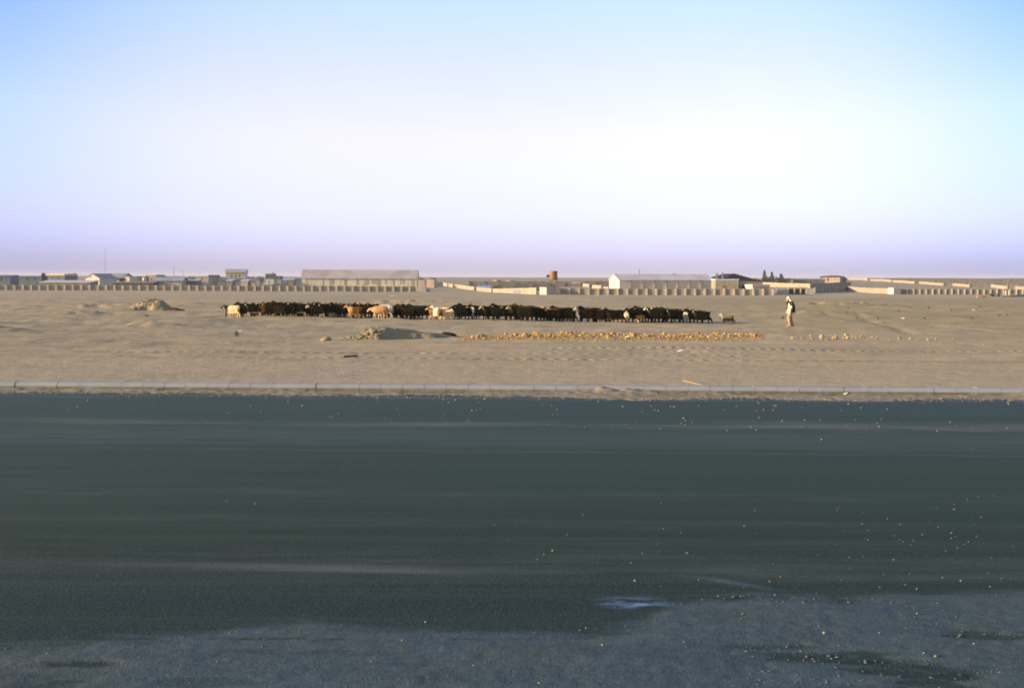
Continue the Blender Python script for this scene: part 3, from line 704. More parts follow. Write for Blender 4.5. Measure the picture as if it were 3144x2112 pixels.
q = MB(); q.box(at(2272, 866, Yh).x - h0.x, at(2342, 866, Yh).x - h0.x, .2, .5, at(2300, 875.5, Yh).z - z0, zc); q.build('beam', plain('slatted_beam', (.50, .43, .36), .3, 1.2), hg)
for k in range(9):
    xx = at(2276 + 8 * k, 866, Yh).x - h0.x; q = MB(); q.box(xx, xx + .3, 0.05, .2, at(2300, 876, Yh).z - z0, zc + .4); q.build('post', CREAM, hg)
for px in (2274, 2338):
    xx = at(px, 866, Yh).x - h0.x; q = MB(); q.box(xx, xx + .3, .05, .35, 0, zc); q.build('post', PIER, hg)
house('low_house', 'low flat house with pink roof edge and bright left end, right of the hangar', 2312, 2362, 881, 900, 366, 7, PINK, plain('pink_roof', (.50, .42, .42), .2, .5), 0, 'flat', R(9), over=.3, thick=.8)
# houses with pillars and terrace on the right skyline
hp = house('pillared_house', 'flat roofed house with cream pillars and deep shaded porch', 2390, 2432, 855.5, 872, 660, 9, plain('porch_shade', (.13, .14, .12), .2, .5), plain('roof_slab', (.45, .41, .39), .15, .5), 0, 'flat', 0, over=.35, thick=.35)  # wall colour holds the shade of the porch opening
for a, b in ((2390, 2397), (2429, 2437)):
    q = MB(); xx = (a - 2390) / 42 * hp['W']; q.box(xx, xx + .95, -1.0, -.3, 0, hp['H']); q.build('pillar', CREAM, hp)
q = MB(); q.box(-.3, hp['W'] + 1, -1.1, -.2, hp['H'], hp['H'] + .3); q.build('porch_roof', plain('roof_slab', (.45, .41, .39), .15, .5), hp)
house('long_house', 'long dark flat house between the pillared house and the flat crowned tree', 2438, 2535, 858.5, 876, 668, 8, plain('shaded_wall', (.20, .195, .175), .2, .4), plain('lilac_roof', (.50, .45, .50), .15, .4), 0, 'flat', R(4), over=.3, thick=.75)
house('cream_house', 'small cream house under the flat crowned tree', 2527, 2572, 853, 870, 690, 7, CREAM, plain('roof_slab', (.45, .41, .39), .15, .5), 0, 'flat', R(-28), [('window', 2538, 2542, 854, 863, GLASS)], over=.2, thick=.2)

# left settlement
house('low_house', 'low house with dark roof at the far left edge of the settlement', -40, 30, 850, 866, 520, 9, BLUEW, plain('purple_roof', (.14, .13, .17), .2, .4), 845.5, 'shed', 0, [('door', 2, 6, 852, 862, GLASS)], over=.3)
house('long_house', 'long bluish house below the left skyline', 30, 128, 850, 870, 545, 9, BLUEW, plain('blue_slab', (.15, .2, .3), .2, .4), 0, 'flat', 0, [('window', 52, 57, 853, 859, GLASS), ('window', 80, 85, 853, 859, GLASS), ('window', 104, 109, 853, 859, GLASS)], thick=.4)
house('tan_house', 'house with sunlit tan upper wall between the two left trees', 146, 204, 846, 866, 500, 9, BLUEW, plain('tan_parapet', (.55, .42, .29), .15, .5), 0, 'flat', R(-14), [('window', 160, 165, 850, 856, GLASS), ('window', 180, 185, 850, 856, GLASS)], thick=.75, over=.1)
house('long_shed', 'long shed with wavy pale tin roof just behind the wall, far left', 122, 276, 868, 884, 440, 9, GREYW, TINW, 862, 'shed', R(1), thick=.2)
house('gabled_house', 'white gabled house on the left skyline', 262, 310, 854, 872, 485, 12, WHITE, plain('blue_grey_tin', (.30, .34, .40), .2, .3, .6, ribs=1.2), 841, 'gy', R(-16), [('window', 277, 280, 849, 853, GLASS)], over=.3)
house('gabled_house', 'grey roofed house with short white wall, right of the white gabled house', 326, 376, 851, 872, 500, 10, WHITE, plain('blue_grey_tin', (.30, .34, .40), .2, .3, .6, ribs=1.2), 840, 'gx', R(-6), [('door', 352, 366, 852, 862, BLUEW)], over=.8)
house('white_house', 'tiny white house with a dark carport, left of the round tank', 384, 398, 851, 870, 470, 6, WHITE, TINW, 0, 'flat', R(-10), [('door', 385, 388, 855, 862, GLASS)], over=.1)
house('carport', 'dark open carport beside the tiny white house', 366, 383, 854, 870, 474, 5, DARK, GREYW, 0, 'flat', 0, over=.3)  # closed box, its near-black walls painting a shaded opening
house('grey_house', 'long grey house behind the tiny white house', 399, 440, 850, 870, 520, 8, BLUEW, GREYW, 0, 'flat', 0, [('window', 410, 414, 853, 858, GLASS)])
house('beige_house', 'beige flat house on the skyline behind the blue roofed shed', 446, 481, 845.5, 868, 530, 8, CREAM, PIER, 0, 'flat', R(-12), thick=.3)
o = house('open_shed', 'wide dark open shed with thin brown roof behind the left wall', 345, 470, 869, 886, 432, 8, plain('dark_shade', (.06, .075, .075), .2, .4), plain('brown_fascia', (.24, .20, .17), .2, .5), 866, 'shed', 0, thick=.25)  # walls are closed; their dark colour paints shade under the roof
house('blue_roofed_shed', 'long pinkish shed with light blue tin roof behind the left wall', 470, 556, 861.5, 884, 438, 9, plain('pink_grey_wall', (.44, .38, .355), .2, .4), TINB, 852.5, 'gx', R(2), [('window', 490, 497, 870, 878, WHITE), ('window', 543, 549, 870, 878, WHITE)], over=.6)
p = at(444, 862, 478); o = root('water_tank', 'small white upright tank left of the blue roofed shed', 'tank', (p.x, 478, g(p.x, 478)))
zt = at(444, 850.5, 478).z - o.location.z; q = MB(); q.tube([(0, 0, .0, .85), (0, 0, zt - .5, .85), (0, 0, zt - .15, .6), (0, 0, zt, .15)], 14); q.build('shell', WHITE, o, True)
q = MB(); q.tube([(0, 0, zt - .02, .18), (0, 0, zt + .18, .18)], 8); q.build('cap', GREYW, o)
house('low_roof', 'small white roofed hut right of the blue roofed shed', 560, 606, 863, 884, 446, 6, GREYW, TINW, 859.5, 'shed', 0, over=.2)
house('pale_house', 'pale flat house on the skyline left of the yellow house', 611, 640, 850, 868, 540, 7, PINK, GREYW, 0, 'flat', 0, over=.2, openings=[('window', 618, 622, 853, 858, GLASS)])
house('blue_house', 'bluish block house next to the yellow house', 640, 666, 845.5, 870, 550, 8, BLUEW, BLUEW, 0, 'flat', R(5), [('window', 648, 652, 849, 854, GLASS)], thick=.2, over=.1)
yh = house('yellow_house', 'two tone yellow and white house standing above the other roofs', 693, 752, 836.5, 868, 560, 8, plain('white_blue_wall', (.50, .52, .60), .12, .5), plain('lilac_tin', (.36, .36, .42), .15, .3, .6, ribs=1.2), 827.5, 'gx', R(6), [('yellow_band', 693.5, 751.5, 836.7, 844.6, YELL), ('window', 708, 712, 845.6, 850.5, GLASS), ('window', 720, 724, 845.6, 850.5, GLASS), ('window', 732, 736, 845.6, 850.5, GLASS)], over=.4)
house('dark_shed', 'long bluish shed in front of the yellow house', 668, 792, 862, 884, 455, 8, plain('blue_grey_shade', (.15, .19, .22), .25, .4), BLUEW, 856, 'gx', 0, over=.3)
house('white_roofed_hut', 'small hut with white roof, the left one below the yellow house', 694, 713, 862.5, 884, 441, 5, GREYW, TINW, 858.5, 'shed', 0, over=.2)
house('white_roofed_hut', 'small hut with white roof, the right one below the yellow house', 739, 761, 863, 884, 441, 5, plain('pink_hut', (.42, .33, .29), .2, .4), TINW, 858.8, 'shed', 0, over=.2)
house('gabled_hut', 'small grey gabled hut behind the wall, left of the tall bluish house', 772, 797, 866.5, 886, 441, 7, plain('grey_hut', (.36, .33, .30), .2, .5), plain('grey_hut_roof', (.38, .35, .33), .2, .5), 859.5, 'gy', 0, [('door', 781, 786, 868, 878, GREYW)], over=.25)
th = house('tall_house', 'tall bluish house with a small chimney', 815, 840, 842, 872, 520, 8, BLUEW, plain('slate_slab', (.17, .21, .25), .2, .4), 0, 'flat', R(4), [('window', 822, 826, 846, 851, GLASS)], thick=.25)
q = MB(); q.box(th['W'] - .7, th['W'] - .1, 1, 1.6, th['H'] + .25, th['H'] + .95); q.build('chimney', plain('red_brick', (.36, .17, .10), .2, 1), next(c for c in th.children if c.name.startswith('roof')))
house('blue_annex', 'lower bluish annex right of the tall house', 842, 859, 848.5, 872, 515, 7, BLUEW, BLUEW, 0, 'flat', 0, over=.1, openings=[('window', 848, 852, 852, 856, GLASS)])
house('pink_house', 'pink walled house in front of the tall bluish house', 816, 840, 857, 880, 470, 7, plain('pink_render', (.60, .50, .45), .12, .4), GREYW, 0, 'flat', 0, over=.1, openings=[('door', 824, 828, 862, 872, GREYW)])
house('low_roof', 'low hut with thin white roof in front of the pink house', 803, 836, 873.5, 888, 430, 5, GREYW, TINW, 871, 'shed', 0, over=.15, thick=.1)
house('gabled_hut', 'pale gabled hut between the pink house and the largest warehouse', 841, 863, 865, 886, 445, 7, plain('grey_hut', (.36, .33, .30), .2, .5), plain('grey_hut_roof', (.38, .35, .33), .2, .5), 858.5, 'gy', 0, over=.2, openings=[('door', 849, 853, 868, 876, GREYW)])
house('grey_shed', 'grey shed with bluish roof beside the largest warehouse', 864, 898, 861, 884, 458, 8, GREYW, TINB, 855, 'shed', 0, over=.2, openings=[('door', 872, 882, 864, 876, BLUEW)])
house('dark_house', 'long dark blue house on the skyline left of the largest warehouse', 858, 934, 856, 872, 560, 8, BLUEW, BLUEW, 0, 'flat', 0, over=.1, openings=[('window', 874, 878, 858, 862, GLASS)])
def pole(px, r0, r1, Y, label, name='pole', rad=.13, cross=True):
    a = at(px, r0, Y); z0 = g(a.x, Y); o = root(name, label, 'pole', (a.x, Y, z0)); q = MB(); hh = a.z - z0
    q.tube([(0, 0, -.5, rad * 1.2), (0, 0, hh * .5, rad), (-.1, 0, hh, rad * .7)], 7); q.build('shaft', plain('grey_pole', (.16, .16, .2), .2, 1), o)
    if cross:
        q = MB(); q.box(-.9, .7, -.08, .08, hh - .8, hh - .65); q.build('crossarm', plain('grey_pole', (.16, .16, .2), .2, 1), o)
pole(533.5, 818, 846, 600, 'tall leaning wooden pole above the blue roofed shed', cross=False)
pole(562.5, 829, 846, 610, 'shorter pole right of the tall leaning pole', cross=False)
a = at(322, 768, 620); z0 = g(a.x, 620); hh = a.z - z0
o = root('radio_mast', 'thin tall radio mast on the left skyline', 'mast', (a.x, 620, z0)); q = MB()
for k in range(3): q.tube([(.35 * math.cos(k * 2.1), .35 * math.sin(k * 2.1), 0, .035), (.08 * math.cos(k * 2.1), .08 * math.sin(k * 2.1), hh, .03)], 5)
for k in range(12):
    z = hh * k / 12; s_ = .35 - .27 * k / 12; q.tube([(s_, 0, z, .02), (-s_ * .5, s_ * .86, z + .4, .02), (-s_ * .5, -s_ * .86, z + .8, .02), (s_, 0, z + 1.2, .02)], 4)
q.build('lattice', plain('mast_grey', (.3, .3, .36), .1, 1), o)
q = MB(); q.tube([(0, 0, hh - .2, .04), (0, 0, hh + 1.5, .02)], 5); q.build('antenna', plain('mast_grey', (.3, .3, .36), .1, 1), o)

# ------------------------------------------------------------------ walls
def wall(label, a, b, h0, h1, mat, pier=None, pw=.5, pd=.28, thick=.25, cap=False, group=None, piermat=None, ph=.03, sink=.5, seg=14):
    """boundary wall from a to b (x, y on the ground); tops h0 and h1 above the ground"""
    A = Vector((a[0], a[1], 0)); B = Vector((b[0], b[1], 0)); d = (B - A); L = d.length; d.normalize(); nrm = Vector((d.y, -d.x, 0))
    if nrm.y > 0: nrm = -nrm
    o = root('boundary_wall', label, 'wall', (A.x, A.y, g(A.x, A.y)), 0, group); o['kind'] = 'thing'; z0 = o.location.z
    q = MB(); back = -nrm * thick
    for k in range(seg):
        u0, u1 = k / seg, (k + 1) / seg; P0 = A + d * L * u0; P1 = A + d * L * u1
        g0 = g(P0.x, P0.y); g1 = g(P1.x, P1.y); t0 = g0 + h0 + (h1 - h0) * u0; t1 = g1 + h0 + (h1 - h0) * u1
        v = [Vector((P0.x, P0.y, g0 - sink)), Vector((P1.x, P1.y, g1 - sink)), Vector((P1.x, P1.y, t1)), Vector((P0.x, P0.y, t0))]
        q.prism([w - Vector((A.x, A.y, z0)) for w in v], back)
    q.build('panel', mat, o)
    if pier:
        n = int(L / pier) + 1
        for k in range(n):
            u = min(k * pier / L, 1 - pw / L); P0 = A + d * L * u; gz = g(P0.x, P0.y); tz = gz + h0 + (h1 - h0) * u + ph
            q = MB(); c = Vector((P0.x, P0.y, gz - .4)) - Vector((A.x, A.y, z0)) - nrm * .02
            q.quadbox(c, d * pw, nrm * (pd + .02), Vector((0, 0, tz - gz + .4))); q.build('pier', piermat or PIER, o)
    return o
# wall along the left half
xa, ya = X(-60, 416), 416; xb, yb = X(1277, 424), 424
wall('longest grey wall with pale piers, left half of the picture', (xa, ya), (xb, yb), 1.9, 2.05, BLOCK, 3.0, .62, .34, seg=40)
house('gate_block', 'pale concrete block at the right end of the longest wall', 1281, 1307, 880.5, 898, 418, 3.5, PINK, PIER, 0, 'flat', 0, over=.0, thick=.1, cat='block')
# right of the tower
xa, ya = X(1716, 355), 355; xb, yb = X(2376, 353), 353
wall('grey wall with pale piers in front of the pink warehouse', (xa, ya), (xb, yb), 1.98, 2.0, BLOCK, 3.0, .55, .36, seg=22)
# far right
xa, ya = X(2764, 402), 402; xb, yb = X(3240, 398), 398
wall('grey wall with close set piers at the right edge', (xa, ya), (xb, yb), 1.85, 1.85, GREYW, 2.2, .38, .3, seg=18)
# sunlit cream walls running from far left to near right
p = hit(1360, 877); p2 = (X(1509, 415), 415)
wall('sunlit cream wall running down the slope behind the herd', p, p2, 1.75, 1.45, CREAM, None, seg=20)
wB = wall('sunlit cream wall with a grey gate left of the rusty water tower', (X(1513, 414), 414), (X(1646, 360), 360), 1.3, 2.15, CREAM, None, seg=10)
A = Vector((X(1513, 414), 414, 0)); B = Vector((X(1646, 360), 360, 0)); d = (B - A).normalized(); nn = Vector((d.y, -d.x, 0)); nn = nn if nn.y < 0 else -nn
q = MB(); P0 = A + (B - A) * .52; gz = g(P0.x, P0.y) - wB.location.z
q.quadbox(Vector((P0.x - A.x, P0.y - A.y, gz - .1)) - nn * .05, d * 9.0, nn * .1, Vector((0, 0, 1.35))); q.build('gate', plain('grey_gate', (.20, .20, .22), .15, 1), wB)
for u in (.14, .25, .40, .74):
    P0 = A + (B - A) * u; q = MB(); gz = g(P0.x, P0.y) - wB.location.z
    q.quadbox(Vector((P0.x - A.x, P0.y - A.y, gz - .1)) - nn * .02, d * .5, nn * .06, Vector((0, 0, 1.3 + .85 * u + .1))); q.build('joint', plain('brown_joint', (.34, .24, .17), .2, 1), wB)
o = house('gate_house', 'small pale gatehouse with bright white left end under the water tower', 1678, 1711, 883.5, 905, 352, 5, PINK, PIER, 0, 'flat', R(24), over=.02, thick=.12)
house('lit_end_block', 'bright white low block standing for the sunlit end of the gatehouse', 1660, 1676, 883.5, 905, 356, 3, WHITE, PIER, 0, 'flat', R(-20), over=.0, thick=.1)  # added white block stands in for the gatehouse's sunlit end
house('blue_roofed_shed', 'small shed with shiny blue tin roof behind the cream wall', 1468, 1504, 885, 893, 478, 5, PINK, plain('bright_blue_tin', (.26, .34, .62), .15, .4, .5, ribs=1.2), 876.5, 'shed', 0, over=.2, thick=.12)
house('white_house', 'small white ruin left of the blue tin shed', 1444, 1458, 881, 890, 525, 4, plain('ruin', (.5, .46, .42), .4, .8), PIER, 0, 'flat', 0, over=.0, thick=.05)
p = hit(2340, 871.5); p = (p[0], min(p[1], 640))
wC = wall('sunlit cream wall with brown joints right of the hangar', (X(2337, 612), 612), (X(2486, 562), 562), 2.3, 2.1, CREAM, None, seg=12)
A = Vector((X(2337, 612), 612, 0)); B = Vector((X(2486, 562), 562, 0)); d = (B - A).normalized(); nn = Vector((d.y, -d.x, 0)); nn = nn if nn.y < 0 else -nn
for u in (.42, .76):
    P0 = A + (B - A) * u; q = MB(); gz = g(P0.x, P0.y) - wC.location.z
    q.quadbox(Vector((P0.x - A.x, P0.y - A.y, gz - .1)) - nn * .02, d * 3, nn * .08, Vector((0, 0, 2.3 - .2 * u + .14))); q.build('joint', plain('brown_joint', (.34, .24, .17), .2, 1), wC)
wD = wall('sunlit cream wall with brown joints left of the close set piers', (X(2598, 490), 490), (X(2742, 404), 404), 2.0, 1.95, CREAM, None, seg=12)
A = Vector((X(2598, 490), 490, 0)); B = Vector((X(2742, 404), 404, 0)); d = (B - A).normalized(); nn = Vector((d.y, -d.x, 0)); nn = nn if nn.y < 0 else -nn
for u in (.08, .62):
    P0 = A + (B - A) * u; q = MB(); gz = g(P0.x, P0.y) - wD.location.z
    q.quadbox(Vector((P0.x - A.x, P0.y - A.y, gz - .1)) - nn * .02, d * 5, nn * .08, Vector((0, 0, 2.04))); q.build('joint', plain('brown_joint', (.34, .24, .17), .2, 1), wD)
house('gate_block', 'pale block closing the left end of the close set piers', 2744, 2763, 884.5, 903, 400, 4, plain('lilac_plaster', (.48, .43, .43), .15, .5), PIER, 0, 'flat', R(10), over=0, thick=.1, cat='block')
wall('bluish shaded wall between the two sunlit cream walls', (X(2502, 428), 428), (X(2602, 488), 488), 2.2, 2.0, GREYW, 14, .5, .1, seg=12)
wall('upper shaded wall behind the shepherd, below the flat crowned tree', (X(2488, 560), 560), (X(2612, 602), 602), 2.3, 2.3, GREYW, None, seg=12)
# unfinished hut with three openings
Yu = 384; za = at(2420, 884.5, Yu).z; z0 = g(X(2440, Yu), Yu) - .3; o = root('unfinished_hut', 'roofless hut front with three dark openings above the shepherd', 'hut', (X(2385, Yu), Yu, z0))
def px_(p): return X(p, Yu) - X(2385, Yu)
q = MB(); q.box(px_(2385), px_(2419), 0, .5, 0, at(2400, 888, Yu).z - z0); q.build('wall', plain('lilac_plaster', (.48, .43, .43), .15, .5), o)
q = MB(); q.box(px_(2481), px_(2501), 0, .5, 0, at(2490, 885.5, Yu).z - z0); q.build('wall', plain('lilac_plaster', (.48, .43, .43), .15, .5), o)
for p in (2419, 2438, 2457, 2476):
    q = MB(); q.box(px_(p), px_(p + 3), 0, .4, 0, za - z0); q.build('post', PIER, o)
q = MB(); q.box(px_(2419), px_(2479), -.02, .42, za - z0, za - z0 + .3); q.build('lintel', plain('tan_lintel', (.42, .33, .26), .2, .6), o)
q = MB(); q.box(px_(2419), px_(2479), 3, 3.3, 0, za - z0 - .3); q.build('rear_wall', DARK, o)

# hillside compounds: lit side walls and long grey fronts
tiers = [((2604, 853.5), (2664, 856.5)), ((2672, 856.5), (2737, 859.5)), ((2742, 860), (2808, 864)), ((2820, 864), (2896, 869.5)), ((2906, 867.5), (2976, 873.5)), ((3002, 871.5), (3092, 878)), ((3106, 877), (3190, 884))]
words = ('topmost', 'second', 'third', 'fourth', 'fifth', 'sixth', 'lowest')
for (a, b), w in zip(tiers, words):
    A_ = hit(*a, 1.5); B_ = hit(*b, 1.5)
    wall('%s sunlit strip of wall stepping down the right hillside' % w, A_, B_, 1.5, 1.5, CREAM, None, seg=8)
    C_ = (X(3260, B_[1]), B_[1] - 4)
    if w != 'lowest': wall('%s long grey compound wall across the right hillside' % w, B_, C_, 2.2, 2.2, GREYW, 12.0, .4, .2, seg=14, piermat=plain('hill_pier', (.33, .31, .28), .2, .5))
for i, (pa, pb, row, w) in enumerate(((1440, 1890, 864.5, 'top'), (1440, 1880, 868.5, 'second'), (1472, 1720, 873, 'third'), (1512, 1690, 878, 'lowest'))):
    A_ = hit(pa, row - .4, 2.0); B_ = hit(pb, row + .8, 2.0)
    wall('%s dark compound wall on the slope behind the water tower' % w, A_, (B_[0], A_[1] + 3), 2.0, 2.0, plain('dark_grey_plaster', (.22, .205, .19), .3, .2), 8.0, .4, .3, seg=14, piermat=GREYW)
for i, (a, b, t_, w) in enumerate(((1755, 1783, 867, 'topmost'), (1785, 1806, 870.5, 'second'), (1818, 1842, 875, 'third'), (1853, 1863, 880, 'lowest'))):
    A_ = hit(a, t_, 1.6, 385); wall('%s short sunlit wall on the slope left of the pink warehouse' % w, A_, (X(b, A_[1] - 8), A_[1] - 14), 1.6, 1.6, CREAM, None, seg=3)
house('cream_hut', 'bright cream hut high on the slope behind the herd', 1512, 1525, 860.5, 868, 720, 6, CREAM, CREAM, 0, 'flat', R(-25), over=0, thick=.1)
house('cream_hut', 'cream hut on the slope right of the bright cream hut', 1552, 1566, 862, 868, 740, 6, CREAM, CREAM, 0, 'flat', R(-25), over=0, thick=.1)
house('beige_house', 'beige low house touching the right end of the largest warehouse', 1281, 1304, 861, 873, 530, 7, plain('beige_wall', (.50, .40, .31), .15, .5), plain('yellow_edge', (.5, .38, .2), .15, .5), 0, 'flat', 0, over=.05, thick=.25)
house('beige_house', 'separate beige house right of the largest warehouse', 1310, 1333, 859, 873, 540, 7, plain('beige_wall', (.50, .40, .31), .15, .5), PIER, 0, 'flat', R(-8), over=.05, thick=.1)
house('dark_hut', 'low dark blue hut left of the far end of the cream wall', 1336, 1358, 867.5, 876, 570, 5, BLUEW, BLUEW, 0, 'flat', 0, over=.1, thick=.15)
house('blue_box', 'small dark blue box beside the pale block', 1308, 1318, 888, 898, 424, 3, plain('deep_blue', (.10, .13, .24), .2, 1), BLUEW, 0, 'flat', 0, over=.1, thick=.1)  # plain flat-topped box in dark blue

# water tower
Yt = 366; c = at(1700, 858.5, Yt); z0 = g(c.x, Yt); zb = c.z - z0; ztop = at(1700, 832, Yt).z - z0
o = root('water_tower', 'rusty round water tank on four splayed legs', 'water tower', (c.x, Yt, z0)); r = 1.2
q = MB(); q.tube([(0, 0, zb, r), (0, 0, zb + .06, r + .03), (0, 0, zb + .12, r), (0, 0, ztop - .1, r), (0, 0, ztop, r * .9)], 28); q.build('tank', RUST, o)
q = MB(); q.box(-1.35, 1.35, -1.35, 1.35, zb - .16, zb - .01); q.build('platform', STEEL, o)
for sx_, sy_ in ((-1, -1), (1, -1), (-1, 1), (1, 1)):
    q = MB(); q.tube([(sx_ * .9, sy_ * .9, zb - .16, .11), (sx_ * 1.45, sy_ * 1.45, -.3, .12)], 6); q.build('leg', STEEL, o)
for z in (.4, .7):
    q = MB(); s_ = 1.45 - .55 * z; zz = zb * z
    for k in range(4):
        c0 = ((-1, -1), (1, -1), (1, 1), (-1, 1))[k]; c1 = ((1, -1), (1, 1), (-1, 1), (-1, -1))[k]
        q.tube([(c0[0] * s_, c0[1] * s_, zz, .05), (c1[0] * s_, c1[1] * s_, zz, .05)], 5, (0, 0, 1))
    q.build('brace', STEEL, o)
q = MB(); q.box(-2.35, -1.28, -.35, .35, at(1682, 851, Yt).z - z0, at(1682, 844, Yt).z - z0); q.build('valve_box', plain('dark_steel', (.06, .055, .06), .2, 1), o)
q = MB(); q.tube([(-1.9, 0, at(1682, 851, Yt).z - z0, .06), (-1.7, 0, 0, .06)], 6); q.build('pipe', STEEL, o)

# scrap at the right edge of the field
x, y = hit(3058, 911, 0, 230); o = root('scrap_trailer', 'low dark scrap trailer with brown deck at the right edge of the field', 'trailer', (x, y, g(x, y)))
u = y / F
q = MB(); q.box(-16 * u, 16 * u, 0, 2.0, 8 * u, 9.6 * u); q.build('deck', plain('brown_deck', (.16, .11, .08), .3, 1), o)
q = MB(); q.box(-14 * u, -8 * u, .3, 1.6, 2 * u, 8 * u); q.build('box', plain('dark_green', (.03, .05, .035), .2, 1), o)
for dx in (-8, 9):
    q = MB(); q.tube([(dx * u, -.05, 3.2 * u, 3.2 * u), (dx * u, .25, 3.2 * u, 3.2 * u)], 14, (1, 0, 0)); q.build('wheel', plain('black_rubber', (.018, .02, .016), .3, 3), o)
q = MB(); q.box(2 * u, 12 * u, .4, 1.2, 2 * u, 6 * u); q.build('drum', plain('pale_drum', (.5, .5, .52), .2, 1), o)
for px, lab in ((3088, 'left one of two bright upright oil drums at the right edge'), (3098, 'right one of two bright upright oil drums at the right edge')):
    x, y = hit(px, 906, 0, 230); o = root('oil_drum', lab, 'drum', (x, y, g(x, y))); u = y / F; q = MB()
    q.tube([(0, 0, 0, 2.4 * u), (0, 0, 4.2 * u, 2.4 * u), (0, 0, 4.4 * u, 2.6 * u), (0, 0, 4.6 * u, 2.4 * u), (0, 0, 13 * u, 2.4 * u), (0, 0, 13.4 * u, 2.5 * u)], 14); q.build('shell', plain('cream_drum', (.62, .52, .36), .15, 1), o)
    q = MB(); q.tube([(0, 0, 13.4 * u, 2.2 * u), (0, 0, 13.8 * u, 2.2 * u)], 14); q.build('lid', PIER, o)
x, y = hit(3125, 912, 0, 230); o = root('dark_bush', 'dark green flat bush at the right edge of the field', 'bush', (x, y, g(x, y))); u = y / F; mb = MB(); rnd = random.Random(8)
for a in (-35, -15, 5, 22): leaves(mb, 200, a * u, 0, (3 + a * .06) * u, 14 * u, 8 * u, (4 + a * .08) * u, 1.5 * u, rnd)
mb.build('foliage', plain('dark_green_leaf', (.022, .035, .018), .4, 2), o)
mb = MB(); mb.tube([(0, 0, -.1, .06), (0, 0, 4 * u, .03)], 6); mb.build('stem', BARK, o)
x, y = hit(3012, 913, 0, 230); o = put('rubble_heap', blob(77, 3, .4, (1.6, .8, .4)), plain('reddish_rubble', (.40, .24, .16), .45, 2), None, (x, y, g(x, y) + .1)); o.scale = (.9, .9, .9)
tag(o, 'reddish rubble heap left of the scrap trailer', 'rubble')

